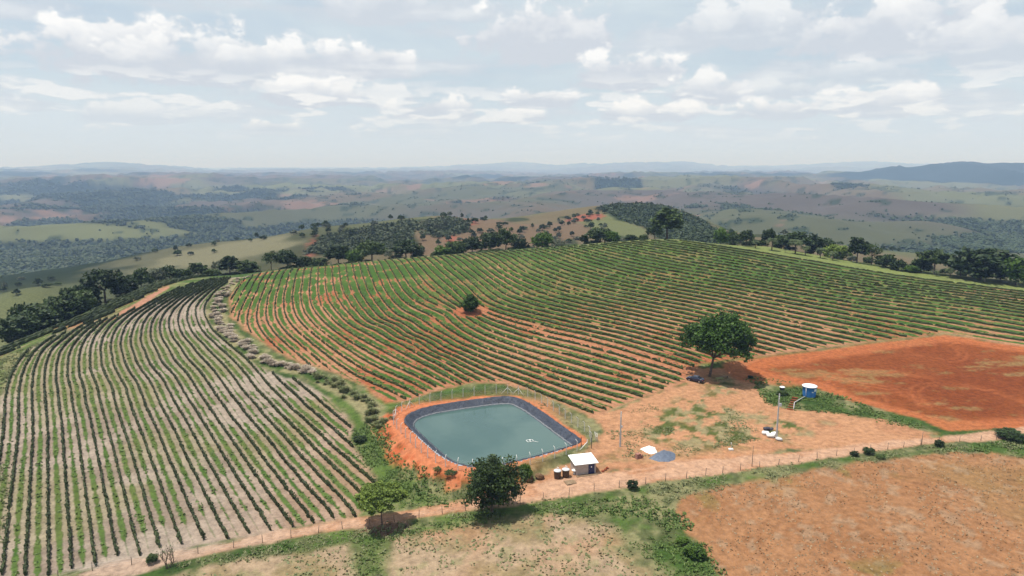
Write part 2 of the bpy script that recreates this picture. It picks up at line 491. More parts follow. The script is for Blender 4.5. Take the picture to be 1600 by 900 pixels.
POLY = {
 'left': G([(42, 549), (20, 570), (4, 610), (0, 660), (-30, 760), (-60, 910), (60, 903), (150, 886), (320, 849), (440, 828), (560, 807), (592, 762), (545, 684), (552, 664), (510, 622), (466, 592), (440, 592), (400, 568), (345, 522), (322, 495), (322, 476), (341, 455), (366, 434), (330, 436), (275, 452), (200, 488), (150, 502), (84, 525)]),
 'right': G([(372, 441), (405, 427), (500, 415.5), (600, 406.5), (700, 399), (800, 391.5), (900, 384), (1000, 376.5), (1060, 375.5), (1100, 381), (1200, 396), (1300, 413), (1400, 430.5), (1500, 443.5), (1640, 461), (1640, 548), (1560, 535), (1475, 519), (1380, 531), (1280, 545), (1180, 557), (1100, 566), (1076, 578), (1070, 597), (1000, 622), (945, 643), (925, 649), (880, 632), (830, 611), (790, 598), (740, 597), (690, 607), (640, 624), (605, 628), (560, 598), (520, 581), (480, 570), (430, 548), (386, 516), (362, 492), (358, 465)]),
 'red': G([(1162, 574), (1190, 562), (1280, 550), (1380, 536), (1460, 524.5), (1500, 527), (1560, 537), (1640, 550), (1680, 668), (1600, 668), (1480, 672), (1440, 655), (1380, 640), (1320, 624), (1280, 607), (1230, 594), (1170, 586)]),
 'road': G([(110, 900), (180, 881), (300, 859), (400, 838), (480, 822), (560, 808), (640, 797), (720, 780), (800, 758), (860, 748), (930, 742), (960, 735), (1050, 722), (1150, 716), (1250, 704), (1400, 689), (1500, 681), (1600, 668), (1660, 660), (1660, 674), (1600, 682), (1450, 694), (1300, 714), (1150, 737), (1050, 750), (950, 766), (850, 781), (740, 796), (650, 810), (560, 823), (500, 833), (400, 851), (260, 881), (190, 903)]),
 'yard': G([(790, 768), (840, 745), (880, 720), (915, 705), (935, 690), (935, 665), (925, 652), (1000, 626), (1072, 602), (1085, 578), (1160, 574), (1180, 590), (1195, 632), (1240, 640), (1300, 648), (1380, 655), (1460, 676), (1460, 690), (1250, 705), (1100, 722), (960, 740)]),
 'ploughed': G([(1058, 778), (1090, 768), (1150, 757), (1300, 729), (1480, 707), (1540, 708), (1660, 722), (1700, 910), (1135, 910), (1108, 860), (1080, 832), (1058, 805)]),
 'stubble': G([(250, 910), (330, 884), (450, 868), (540, 856), (600, 850), (720, 822), (800, 812), (880, 806), (940, 816), (985, 855), (1045, 910)]),
 'track': G([(140, 511), (172, 497), (215, 473), (252, 447), (268, 443), (262, 450), (228, 474), (185, 497), (150, 510)]),
 'terrace': G([(-40, 570), (0, 548), (60, 523), (130, 494), (160, 480), (200, 456), (250, 438), (290, 430), (330, 430), (268, 444), (215, 470), (150, 502), (60, 530), (0, 558), (-40, 580)]),
}
FOREST_PX = [  # woods on the middle hills
    [(480, 395), (500, 372), (560, 358), (600, 352), (640, 345), (652, 352), (640, 378), (600, 396), (540, 400)],
    [(655, 352), (690, 340), (730, 345), (735, 362), (690, 372), (660, 365)],
    [(935, 326), (960, 320), (1010, 318), (1050, 326), (1100, 345), (1130, 365), (1150, 378), (1050, 380), (1020, 360), (970, 340)]]
FOREST_G = [G(p, dmin=420, dmax=1100) for p in FOREST_PX]
REDCUT_G = [G(p, dmin=420, dmax=1100) for p in
            [[(885, 345), (905, 336), (940, 334), (942, 341), (910, 346)], [(487, 374), (497, 368), (500, 385), (495, 398), (480, 398), (490, 385)], [(722, 350), (734, 342), (740, 350), (726, 356)],
             [(700, 385), (708, 362), (716, 358), (712, 385)]]]
BROWN_G = G([(640, 398), (650, 360), (690, 338), (740, 336), (800, 350), (880, 348), (900, 342), (935, 350), (900, 372), (850, 380), (760, 392)], dmin=420, dmax=1100)
PASTURE_G = G([(905, 345), (945, 332), (960, 335), (1010, 360), (1000, 372), (940, 362)], dmin=420, dmax=1100)
SLOPE_G = G([(150, 420), (250, 391), (350, 375), (445, 362), (450, 385), (400, 405), (330, 414), (200, 424)], dmin=420, dmax=1100)
DRYBANK_PX = [(393, 432), (372, 437), (355, 450), (343, 465), (336, 482), (340, 500), (352, 518), (372, 535), (395, 553), (420, 567), (450, 575), (480, 580), (498, 590), (530, 605), (560, 622), (585, 645), (600, 665)]
DRYBANK = G(DRYBANK_PX)
def dist_line(P, x, y):
    d2 = np.full(np.shape(x), 1e18)
    for (ax, ay), (bx, by) in zip(P[:-1], P[1:]):
        ex, ey = bx - ax, by - ay
        t = np.clip(((x - ax) * ex + (y - ay) * ey) / (ex * ex + ey * ey + 1e-12), 0, 1)
        d2 = np.minimum(d2, (x - ax - t * ex) ** 2 + (y - ay - t * ey) ** 2)
    return np.sqrt(d2)

# ------------------------------------------------------------------ land cover
C = dict(soilL=lin(196, 179, 162), soilL2=lin(172, 154, 136), soilR=lin(206, 152, 116), soilR2=lin(196, 120, 84), soilRg=lin(150, 148, 92),
         red=lin(158, 88, 48), red2=lin(148, 79, 42), redtrack=lin(208, 124, 78), straw=lin(168, 140, 92), road=lin(222, 178, 146), road2=lin(206, 150, 112),
         yard=lin(216, 162, 122), plough=lin(190, 140, 100), plough2=lin(172, 120, 80), ploughg=lin(160, 132, 84), stub=lin(196, 170, 140), stub2=lin(170, 150, 112),
         grass=lin(78, 106, 48), grass2=lin(106, 130, 64), grassd=lin(56, 82, 38), dry=lin(168, 160, 118), bank=lin(230, 144, 100), bank2=lin(218, 116, 72),
         mauve=lin(116, 108, 98), olive=lin(110, 114, 80), past=lin(142, 148, 98), wood=lin(30, 46, 24), wood2=lin(48, 66, 34), scar=lin(172, 138, 118), brown=lin(136, 114, 90), redcut=lin(172, 104, 82))
def mixc(A, Bc, t): return A + (Bc - A) * t[:, None]
def woods_weight(x, y):
    """how wooded the far country is: hollows, whose dark woods also imitate relief shading, and scattered copses"""
    wx = x + 420 * (fbm(x, y, 2600, 2, 71) - .5); wy = y + 420 * (fbm(x, y, 2600, 2, 72) - .5)
    rid = 1 - np.abs(fbm(wx, wy, 820, 4, 23) * 2 - 1) * 2.2
    patch = fbm(x, y, 900, 4, 301)
    w = sstep(.50, .30, rid) * sstep(.36, .50, patch)  # valley woods, spread wider so their dark colour stands in for ridge shading
    w = np.maximum(w, sstep(.70, .74, fbm(x, y, 480, 4, 305)))
    w = np.maximum(w, sstep(.66, .70, fbm(x, y, 2600, 3, 309)) * sstep(.45, .52, fbm(x, y, 350, 3, 310)))
    D = np.hypot(x, y); az = np.arctan2(x, y)
    hill = np.exp(-((az - .59) / .13) ** 2 - ((D - 7300) / 1500) ** 2)
    w = np.maximum(w, sstep(.34, .50, hill + .9 * (fbm(x, y, 700, 5, 333) - .5)))
    return w
def landcover(x, y):
    n = len(x)
    D = np.hypot(x, y)
    n1 = fbm(x, y, 26, 4, 101); n2 = fbm(x, y, 6, 4, 102); n3 = fbm(x, y, 70, 3, 103); n4 = fbm(x, y, 2.2, 3, 104)
    # far country
    base = mixc(np.tile(C['mauve'], (n, 1)), C['olive'], sstep(.40, .62, fbm(x, y, 1300, 4, 201)))
    base = mixc(base, C['past'], sstep(.50, .62, fbm(x, y, 1100, 5, 203)) * .7)
    base = mixc(base, C['brown'], sstep(.52, .66, fbm(x, y, 420, 5, 207)) * .6)
    base = mixc(base, C['scar'], sstep(.665, .72, fbm(x, y * 1.0, 300, 5, 211, .62)) * sstep(700, 1500, D) * .8)
    base *= (0.86 + .3 * fbm(x, y, 160, 5, 213, .65))[:, None]
    base *= (1 - .24 * sstep(700, 1400, D))[:, None]          # ground colour darkened with distance so the haze over it reads bluer
    wm = woods_weight(x, y) * sstep(420, 700, D)
    base = mixc(base, C['wood'] * 1.15, wm)
    f2 = fbm(x, y, 45, 3, 221)
    base = mixc(base, C['wood2'], sstep(.64, .70, f2) * (1 - wm) * sstep(380, 600, D) * .85)     # scattered scrub
    # pale pasture slope on the left
    mp_ = (D > 330) & (D < 1000)
    t = 1 - sstep(-15, 20, sdf(SLOPE_G, x[mp_], y[mp_]) + 50 * (n1[mp_] - .5)); base[mp_] = mixc(base[mp_], lin(138, 134, 104), t * (.55 + .45 * sstep(.4, .6, n3[mp_])))
    # the middle hills
    mm = (D > 330) & (D < 1250)
    xm, ym = x[mm], y[mm]; bm = base[mm]
    t = 1 - sstep(-6, 12, sdf(BROWN_G, xm, ym) + 30 * (n1[mm] - .5)); bm = mixc(bm, C['brown'] * .95, t)
    t = 1 - sstep(-4, 8, sdf(PASTURE_G, xm, ym)); bm = mixc(bm, C['past'] * .72, t)
    for p in REDCUT_G:
        t = 1 - sstep(-3, 5, sdf(p, xm, ym) + 16 * (n2[mm] - .5)); bm = mixc(bm, C['redcut'], t)
    for p in FOREST_G:
        t = 1 - sstep(-4, 8, sdf(p, xm, ym) + 26 * (n1[mm] - .5)); bm = mixc(bm, C['wood2'] * .85, t)
    base[mm] = bm
    # ground near the farm: rough grass
    gr = mixc(np.tile(C['grass'], (n, 1)), C['grass2'], sstep(.4, .65, n1))
    gr = mixc(gr, C['dry'], sstep(.46, .62, n2 * .5 + n3 * .3 + n4 * .2) * .8)
    gr = mixc(gr, C['grassd'], sstep(.55, .7, n4) * .6)
    base = mixc(base, gr, 1 - sstep(300, 420, D + 60 * (n3 - .5)))
    # mown strip and pasture behind the vineyard on the right
    nearm = D < 420
    idx = np.nonzero(nearm)[0]
    X, Y = x[idx], y[idx]; B = base[idx]; a1, a2, a3, a4 = n1[idx], n2[idx], n3[idx], n4[idx]
    wob = 2.2 * (a2 - .5) + 1.2 * (a4 - .5)
    S = {k: sdf_near(P, X, Y) for k, P in POLY.items()}
    far_side = sstep(235, 265, Y) * sstep(20, 60, X)
    B = mixc(B, lin(146, 158, 92), far_side * (1 - .5 * sstep(.5, .7, a2)))
    # dry lower ground left of the left field
    # yard
    t = 1 - sstep(-.6, .8, S['yard'] + wob * 2)
    yc = mixc(mixc(np.tile(C['yard'], (len(X), 1)), C['road2'], sstep(.45, .7, a2)), C['bank'], sstep(.6, .72, a1) * .5)
    gpatch = sstep(.43, .53, a1 * .55 + a2 * .45) * sstep(0, -9, S['yard'])
    yg = mixc(mixc(np.tile(C['grass'], (len(X), 1)), C['dry'], sstep(.42, .52, a4)), C['yard'], sstep(.46, .56, fbm(X, Y, 3.1, 4, 141, .65)))
    yc = mixc(yc, yg, gpatch * .9)
    B = mixc(B, yc, t)
    # left vineyard soil
    t = 1 - sstep(-.5, .9, S['left'] + wob)
    s = mixc(np.tile(C['soilL'], (len(X), 1)), C['soilL2'], sstep(.35, .7, a2))
    s = mixc(s, C['dry'], sstep(.55, .72, a1) * .5)
    s = mixc(s, C['soilR'], sstep(-60, -20, X) * .45)
    B = mixc(B, s, t)
    # right vineyard soil: bare and pale near the pond, greener up the slope
    t = 1 - sstep(-.5, 1.2, S['right'] + wob)
    up = sstep(180, 265, Y + 40 * (a3 - .5))
    s = mixc(np.tile(C['soilR'], (len(X), 1)), C['soilR2'], sstep(.42, .66, a1 * .6 + a2 * .4))
    s = mixc(s, C['soilRg'] * .8, np.clip(up * .85 * sstep(.3, .6, a1 + .15) * sstep(-70, 10, X), 0, 1))
    B = mixc(B, s, t)
    # bare headland along the red plot
    hd = (1 - sstep(4.5, 6.5, S['red'] + wob)) * sstep(162, 168, Y + (X - 52) * .0) * sstep(.5, 2.0, S['right'])
    B = mixc(B, np.tile(lin(206, 132, 88), (len(X), 1)), hd)
    # track on the far left and terrace soil
    t = 1 - sstep(-1, 1.0, S['terrace'] + wob); B = mixc(B, mixc(np.tile(C['dry'], (len(X), 1)), C['soilR'], sstep(.4, .6, a2)), t)
    t = 1 - sstep(-.4, .8, S['track'] + wob); B = mixc(B, np.tile(lin(204, 150, 122), (len(X), 1)), t)
    # bare strip between the vines and the dry grass bank, green strip under it
    db = dist_line(DRYBANK, X, Y)
    B = mixc(B, mixc(np.tile(C['dry'], (len(X), 1)), C['grass'], sstep(.42, .6, a2)), 1 - sstep(2.0, 3.6, db + wob))
    # red plot
    t = 1 - sstep(-.3, .6, S['red'] + wob * .6)
    s = mixc(np.tile(C['red'], (len(X), 1)), C['red2'], sstep(.4, .65, a1))
    st = .45 * fbm(X, Y * 2.2, 30, 3, 131) + .55 * fbm(X * .7, Y * 2.4, 7, 4, 132, .65)
    s = mixc(s, C['straw'], sstep(.53, .62, st) * .75)
    s = mixc(s, C['redtrack'], (1 - sstep(3.0, 6.0, -S['red'] + wob * 1.5)) * .85)
    # tyre loops
    for cx, cy, r0, asp in [(1300, 612, 10, 1), (1365, 632, 14, 1), (1372, 630, 9, 1), (1360, 628, 11, 1), (1240, 585, 7, 1), (1185, 578, 8, 1), (1470, 640, 22, 1), (1478, 655, 26, 1), (1440, 540, 9, 1), (1540, 636, 12, 1)]:
        gx, gy = px2g(cx, cy)
        rr = np.hypot(X - gx, (Y - gy) * .8) - r0 - 3.0 * (a1 - .5)
        ln = np.maximum(np.exp(-(rr / .35) ** 2), np.exp(-((rr - 1.7) / .35) ** 2)) * sstep(.38, .55, fbm(X, Y, 15, 2, 133))
        s = mixc(s, C['redtrack'], ln * .38)
    B = mixc(B, s, t)
    # ploughed field: tillage lines sweep round the headland
    t = 1 - sstep(-.5, .8, S['ploughed'] + wob * 1.2)
    gx, gy = px2g(1300, 1000, dmin=40)
    gx, gy = gx, gy
    wave = np.hypot((X - 62) * .75, Y - 92) + 2.5 * (a1 - .5)
    furrow = .5 + .5 * np.sin(wave * 2 * np.pi / 1.5)
    s = mixc(np.tile(C['plough'], (len(X), 1)), C['plough2'], np.clip(.35 * furrow + .45 * sstep(.4, .7, a2) + .35 * sstep(.4, .7, a4) - .2, 0, 1))
    s = mixc(s, C['ploughg'], sstep(.5, .72, a1) * .55)
    s = mixc(s, C['stub'], sstep(.62, .7, a4) * .45)
    s = mixc(s, C['grass2'], sstep(.68, .76, a2) * sstep(-9, -1, S['ploughed']) * .45)
    B = mixc(B, s, t)
    # stubble
    t = 1 - sstep(-1, 1.5, S['stubble'] + wob * 1.8)
    s = mixc(np.tile(C['stub'], (len(X), 1)), C['stub2'], sstep(.4, .62, a2))
    s = mixc(s, C['soilR'], sstep(.5, .66, a1) * .55)
    s = mixc(s, C['grass'], sstep(.62, .72, a2 * .5 + a4 * .5) * .7)
    s = mixc(s, C['dry'], sstep(.58, .7, a4) * .6)
    B = mixc(B, s, t)
    ga, gb = px2g(578, 850), px2g(585, 899)
    dg = dist_line(np.array([ga, gb]), X, Y)
    B = mixc(B, mixc(np.tile(C['grass'], (len(X), 1)), C['grass2'], a4), (1 - sstep(.6, 3.0, dg + wob * 2.2)) * .85)
    # leaf litter under the light green tree
    lx, ly = px2g(602, 822); dl = np.hypot((X - lx) * .8, (Y - ly) * 1.3)
    B = mixc(B, mixc(np.tile(lin(178, 142, 120), (len(X), 1)), lin(146, 112, 94), sstep(.4, .6, a4)), (1 - sstep(2.6, 4.2, dl + wob * 1.5)) * .9)
    # road with two wheel tracks
    t = 1 - sstep(-.3, .5, S['road'] + wob * .7)
    s = mixc(np.tile(C['road'], (len(X), 1)), C['road2'], sstep(.42, .68, a2))
    wheel = np.exp(-((S['road'] + 1.2) / .35) ** 2) + np.exp(-((S['road'] + 2.8) / .35) ** 2)
    s = mixc(s, C['road'] * 1.12, np.clip(wheel, 0, 1) * .6)
    s = mixc(s, C['soilL'], sstep(-20, -60, X) * .6)
    B = mixc(B, s, t)
    # pond bank
    sp = sdf_near(POND, X, Y, 30)
    left = sstep(12, -4, X + (Y - 128) * -.25)
    t = (1 - sstep(5.6, 7.2, sp + wob * 1.6)) * left
    right_t = (1 - sstep(.7, 1.6, sp + wob)) * (1 - left)
    s = mixc(np.tile(C['bank'], (len(X), 1)), C['bank2'], sstep(.4, .62, a4) * sstep(3, 4.5, sp))
    s = mixc(s, C['grassd'], sstep(.56, .62, a2 * .5 + a4 * .5) * sstep(3.6, 5, sp) * .85)
    back = sstep(150, 158, Y)
    s = mixc(s, gr[idx], sstep(.8, 1.8, sp + wob) * back * .9)
    B = mixc(B, s, np.clip(t + right_t, 0, 1))
    base[idx] = B
    # strip attribute inside the vine rows
    strip = np.zeros((n, 4)); rowu = np.zeros(n)
    sl = np.full(n, 500.); sl[idx] = S['left']
    sr = np.full(n, 500.); sr[idx] = S['right']
    stt = np.full(n, 500.); stt[idx] = S['terrace']
    il = sl < 2; ir = (sr < 2) & ~il; it = (stt < 1) & ~il & ~ir
    if il.any(): rowu[il] = UL(x[il], y[il])
    if ir.any(): rowu[ir] = UR(x[ir], y[ir])
    if it.any(): rowu[it] = UT(x[it], y[it])
    g = mixc(np.tile(lin(80, 116, 46), (n, 1)), lin(104, 130, 64), sstep(.4, .65, n2))
    g = mixc(g, lin(136, 136, 80), sstep(.58, .72, n1) * .35)
    g2 = mixc(np.tile(lin(82, 118, 48), (n, 1)), lin(118, 138, 70), sstep(.45, .7, n2))
    strip[:, :3] = np.where(il[:, None], g, g2)
    cov = np.zeros(n)
    cov[il] = (.06 + .34 * sstep(.36, .60, n2[il] * .5 + n1[il] * .5)) * sstep(.5, -1.5, sl[il])
    upn = sstep(170, 262, y + 50 * (n3 - .5))
    lush = .40 + .58 * upn + .7 * (n1 - .5) + .3 * (n2 - .5) + .15 * sstep(-20, -90, x) * sstep(200, 250, y) + .25 * sstep(60, 130, x) * sstep(220, 260, y)
    cov[ir] = np.clip(lush[ir], .05, 1.0) * sstep(.5, -2, sr[ir])
    # tree clearing and the gap rows
    cx, cy = px2g(738, 486)
    clr = np.hypot((x - cx) * .8, y - cy)
    cov *= sstep(4, 6.5, clr + 3 * (n2 - .5))
    base = mixc(base, C['soilR2'], (1 - sstep(4.2, 6.2, clr + 3 * (n2 - .5))))
    # bare diagonal break from the small tree down towards the big tree
    brk = ir & (np.abs(rowu - 26.0 - .5 * (n1 - .5)) < .75) & (x > cx - 2)
    cov[brk] = 0
    base[brk] = lerp(base[brk], lin(208, 142, 104), .75)
    sp_ = ir & (n2 * .6 + n4 * .4 > .60) & (y < 290)
    cov[sp_] *= .25
    cov[it] = .45
    strip[:, 3] = cov
    return base, strip, rowu, sl, sr

# ------------------------------------------------------------------ ground mesh
def build_ground():
    az = np.concatenate([np.radians(np.linspace(-62, -41, 15)[:-1]), np.radians(np.arange(-41, 41.01, .158)), np.radians(np.linspace(41, 62, 15)[1:])])
    rr = np.concatenate([np.geomspace(6, 50, 26)[:-1], np.geomspace(50, 950, 455)[:-1], np.geomspace(950, 70000, 375)])
    A, Rr = np.meshgrid(az, rr)
    x = (Rr * np.sin(A)).ravel(); y = (Rr * np.cos(A)).ravel()
    z = height(x, y)
    alb, strip, rowu, sl, sr = landcover(x, y)
    na, nr = len(az), len(rr)
    i = np.arange(nr - 1)[:, None] * na + np.arange(na - 1)[None, :]
    F = np.stack([i, i + 1, i + 1 + na, i + na], -1).reshape(-1, 4)
    cx = x[F].mean(1); cy = y[F].mean(1)
    cls = np.zeros(len(F), int)
    D = np.hypot(cx, cy); near = np.nonzero(D < 420)[0]
    X, Y = cx[near], cy[near]
    order = ['left', 'right', 'terrace', 'track', 'yard', 'stubble', 'ploughed', 'red', 'road']
    cl = np.zeros(len(near), int)
    for k, nm in enumerate(order):
        cl[sdf_near(POLY[nm], X, Y, 5) < 0] = k + 1
    sp = sdf_near(POND, X, Y, 12)
    cl[(sp < 8) & (sp > 0) & (X < 8) & (cl != 9)] = 10
    cl[sp < -1.2] = -1
    cls[near] = cl
    V = np.stack([x, y, z], 1)
    names = ['ground', 'vineyard_soil', 'vineyard_slope', 'terrace_soil', 'farm_track', 'dirt_yard', 'stubble_field', 'ploughed_field', 'red_earth_plot', 'dirt_road', 'pond_embankment']
    labels = ['rolling grass hills, woods and rough pasture reaching the hazy horizon', 'pale beige soil under the curving left vineyard', 'reddish soil of the vineyard on the domed hill', 'narrow cultivated terrace below the left vineyard',
              'short pinkish earth track above the left vineyard', 'bare sandy yard with weeds beside the pond', 'dry stubble field at the bottom centre', 'ploughed orange brown field in the bottom right corner', 'bare red earth plot with tyre loops on the right',
              'pale dirt road running across the foreground', 'bright orange earth bank around the left of the pond']
    for k, nm in enumerate(names):
        f = F[cls == k]
        if len(f) == 0: continue
        u, inv = np.unique(f, return_inverse=True)
        me = mesh_np(nm, V[u], inv.reshape(-1, 4), True)
        attr(me, 'albedo', 'FLOAT_COLOR', np.hstack([alb[u], np.ones((len(u), 1))]))
        attr(me, 'strip', 'FLOAT_COLOR', strip[u]); attr(me, 'rowu', 'FLOAT', rowu[u])
        o = link(nm, me, MAT['ground']); tag(o, labels[k], None, None, 'structure')

# ------------------------------------------------------------------ materials
MAT = {}
def newmat(name):
    m = bpy.data.materials.new(name); m.use_nodes = True
    t = NT(m.node_tree); t.n.clear()
    out = t.new('ShaderNodeOutputMaterial'); b = t.new('ShaderNodeBsdfPrincipled')
    t.link(b.outputs[0], out.inputs[0])
    MAT[name] = m
    return t, b, out
def col4(c): return (float(c[0]), float(c[1]), float(c[2]), 1.0)
def mat_ground():
    t, b, out = newmat('ground')
    geo = t.new('ShaderNodeNewGeometry'); pos = geo.outputs['Position']
    alb = t.new('ShaderNodeAttribute', attribute_name='albedo'); st = t.new('ShaderNodeAttribute', attribute_name='strip'); ru = t.new('ShaderNodeAttribute', attribute_name='rowu')
    fr = t.m('FRACT', ru.outputs['Fac'])
    d = t.m('ABSOLUTE', t.m('SUBTRACT', fr, .5))
    n = t.noise(pos, .55, 4, .65); nf = t.noise(pos, 2.1, 3, .6)
    nn = t.m('ADD', t.m('MULTIPLY', t.m('SUBTRACT', n, .5), .55), t.m('MULTIPLY', t.m('SUBTRACT', nf, .5), .25))
    v = t.m('ADD', t.m('SUBTRACT', t.m('MULTIPLY', st.outputs['Alpha'], .40), d), t.m('MULTIPLY', nn, .5))
    on = t.m('MULTIPLY', t.ramp(v, -.06, .07), t.ramp(st.outputs['Alpha'], .02, .1))
    c = t.mix(on, alb.outputs['Color'], st.outputs['Color'])
    # fine grain: clods, pebbles, tufts
    g1 = t.noise(pos, .9, 6, .7); g2 = t.noise(pos, 4.5, 4, .65)
    k = t.m('ADD', t.ramp(g1, .34, .66, .72, 1.26, False), t.ramp(g2, .34, .66, -.20, .20, False))
    k = t.m('ADD', k, t.m('ADD', t.ramp(g2, .57, .66, 0, -.26), t.ramp(g2, .43, .35, 0, .18)))
    mul = t.new('ShaderNodeVectorMath', operation='SCALE'); t.link(c, mul.inputs[0]); t.link(k, mul.inputs['Scale'])
    t.link(mul.outputs[0], b.inputs['Base Color'])
    b.inputs['Roughness'].default_value = .95
    b.inputs['Specular IOR Level'].default_value = .1
    bump = t.new('ShaderNodeBump'); bump.inputs['Strength'].default_value = .7; bump.inputs['Distance'].default_value = .35
    hh = t.m('ADD', t.m('MULTIPLY', g1, 1.0), t.m('MULTIPLY', on, .5))
    t.link(hh, bump.inputs['Height']); t.link(bump.outputs[0], b.inputs['Normal'])
mat_ground()
def mat_leaf(name, dark, light, trans=.25, scale=.5, rough=.6):
    t, b, out = newmat(name)
    geo = t.new('ShaderNodeNewGeometry')
    obj = t.new('ShaderNodeObjectInfo')
    n = t.noise(geo.outputs['Position'], scale, 3, .6)
    r = t.m('ADD', t.m('MULTIPLY', geo.outputs['Random Per Island'], .55), t.m('MULTIPLY', t.m('SUBTRACT', n, .28), .95))
    r = t.m('ADD', r, t.m('MULTIPLY', t.m('SUBTRACT', obj.outputs['Random'], .5), .35), clamp=True)
    c = t.mix(r, tuple(dark), tuple(light))
    t.link(c, b.inputs['Base Color']); b.inputs['Roughness'].default_value = rough; b.inputs['Specular IOR Level'].default_value = .25
    tr = t.new('ShaderNodeBsdfTranslucent'); t.link(c, tr.inputs[0])
    mx = t.new('ShaderNodeMixShader'); mx.inputs[0].default_value = trans
    t.link(b.outputs[0], mx.inputs[1]); t.link(tr.outputs[0], mx.inputs[2]); t.link(mx.outputs[0], out.inputs[0])
def mat_plain(name, c1, c2=None, scale=3.0, rough=.8, spec=.3, metal=0.0, bump=0.0, detail=5):
    t, b, out = newmat(name)
    c2 = c1 if c2 is None else c2
    tc = t.new('ShaderNodeTexCoord')
    n = t.noise(tc.outputs['Object'], scale, detail, .6)
    t.link(t.mix(t.ramp(n, .3, .7), tuple(float(v) for v in c1), tuple(float(v) for v in c2)), b.inputs['Base Color'])
    b.inputs['Roughness'].default_value = rough; b.inputs['Specular IOR Level'].default_value = spec; b.inputs['Metallic'].default_value = metal
    if bump:
        bp = t.new('ShaderNodeBump'); bp.inputs['Strength'].default_value = .6; bp.inputs['Distance'].default_value = bump
        t.link(n, bp.inputs['Height']); t.link(bp.outputs[0], b.inputs['Normal'])
mat_leaf('vine_left', (.013, .021, .006), (.046, .064, .017), .12, .8)
mat_leaf('vine_right', (.019, .028, .008), (.076, .106, .029), .14, .5)
mat_leaf('weed', (.05, .09, .018), (.17, .24, .065), .2, .4)
build_ground()

# ------------------------------------------------------------------ vine rows
def contours(U, poly, res=1.6):
    """level lines of U at every whole number inside the polygon, as polylines"""
    lo = poly.min(0) - 3; hi = poly.max(0) + 3
    xs = np.arange(lo[0], hi[0], res); ys = np.arange(lo[1], hi[1], res)
    X, Y = np.meshgrid(xs, ys)
    S = sdf(poly, X, Y); W = U(X, Y)
    lines = {}
    for k in range(int(math.floor(W[S < 0].min())) + 1, int(math.floor(W[S < 0].max())) + 1):
        Z = W - k
        segs = {}
        def edge_pt(j0, i0, j1, i1):
            a, b = Z[j0, i0], Z[j1, i1]; t = a / (a - b)
            return (X[j0, i0] + t * (X[j1, i1] - X[j0, i0]), Y[j0, i0] + t * (Y[j1, i1] - Y[j0, i0]))
        sg = Z > 0
        cell = (sg[:-1, :-1] != sg[1:, :-1]) | (sg[:-1, :-1] != sg[:-1, 1:]) | (sg[1:, 1:] != sg[1:, :-1]) | (sg[1:, 1:] != sg[:-1, 1:])
        cell &= (S[:-1, :-1] < 3)
        adj = {}; ptof = {}
        for j, i in zip(*np.nonzero(cell)):
            es = []
            for (a, b) in (((j, i), (j, i + 1)), ((j, i + 1), (j + 1, i + 1)), ((j + 1, i), (j + 1, i + 1)), ((j, i), (j + 1, i))):
                if sg[a] != sg[b]:
                    e = (a, b)
                    if e not in ptof: ptof[e] = edge_pt(*a, *b)
                    es.append(e)
            for q in range(0, len(es) - 1, 2):
                adj.setdefault(es[q], []).append(es[q + 1]); adj.setdefault(es[q + 1], []).append(es[q])
        seen = set(); out = []
        ends = [e for e in adj if len(adj[e]) == 1] + list(adj)
        for e in ends:
            if e in seen: continue
            ch = [e]; seen.add(e)
            while True:
                nx = [q for q in adj[ch[-1]] if q not in seen]
                if not nx: break
                ch.append(nx[0]); seen.add(nx[0])
            if len(ch) > 4: out.append(np.array([ptof[q] for q in ch]))
        res_l = []
        for P in out:
            s = sdf(poly, P[:, 0], P[:, 1]) < 0
            i = 0
            while i < len(P):
                if s[i]:
                    j = i
                    while j + 1 < len(P) and s[j + 1]: j += 1
                    if j - i > 4: res_l.append(P[i:j + 1])
                    i = j + 1
                else: i += 1
        if res_l: lines[k] = res_l
    return lines
def resample(P, step):
    d = np.concatenate([[0], np.cumsum(np.hypot(*np.diff(P, axis=0).T))])
    n = max(3, int(d[-1] / step))
    s = np.linspace(0, d[-1], n)
    # light smoothing removes the marching-grid wobble
    Q = np.stack([np.interp(s, d, P[:, 0]), np.interp(s, d, P[:, 1])], 1)
    for _ in range(3):
        Q[1:-1] = .5 * Q[1:-1] + .25 * (Q[:-2] + Q[2:])
    return Q
RING = np.array([(-1, .0), (-1.08, .45), (-.55, .95), (.55, .95), (1.08, .45), (1, .0)])
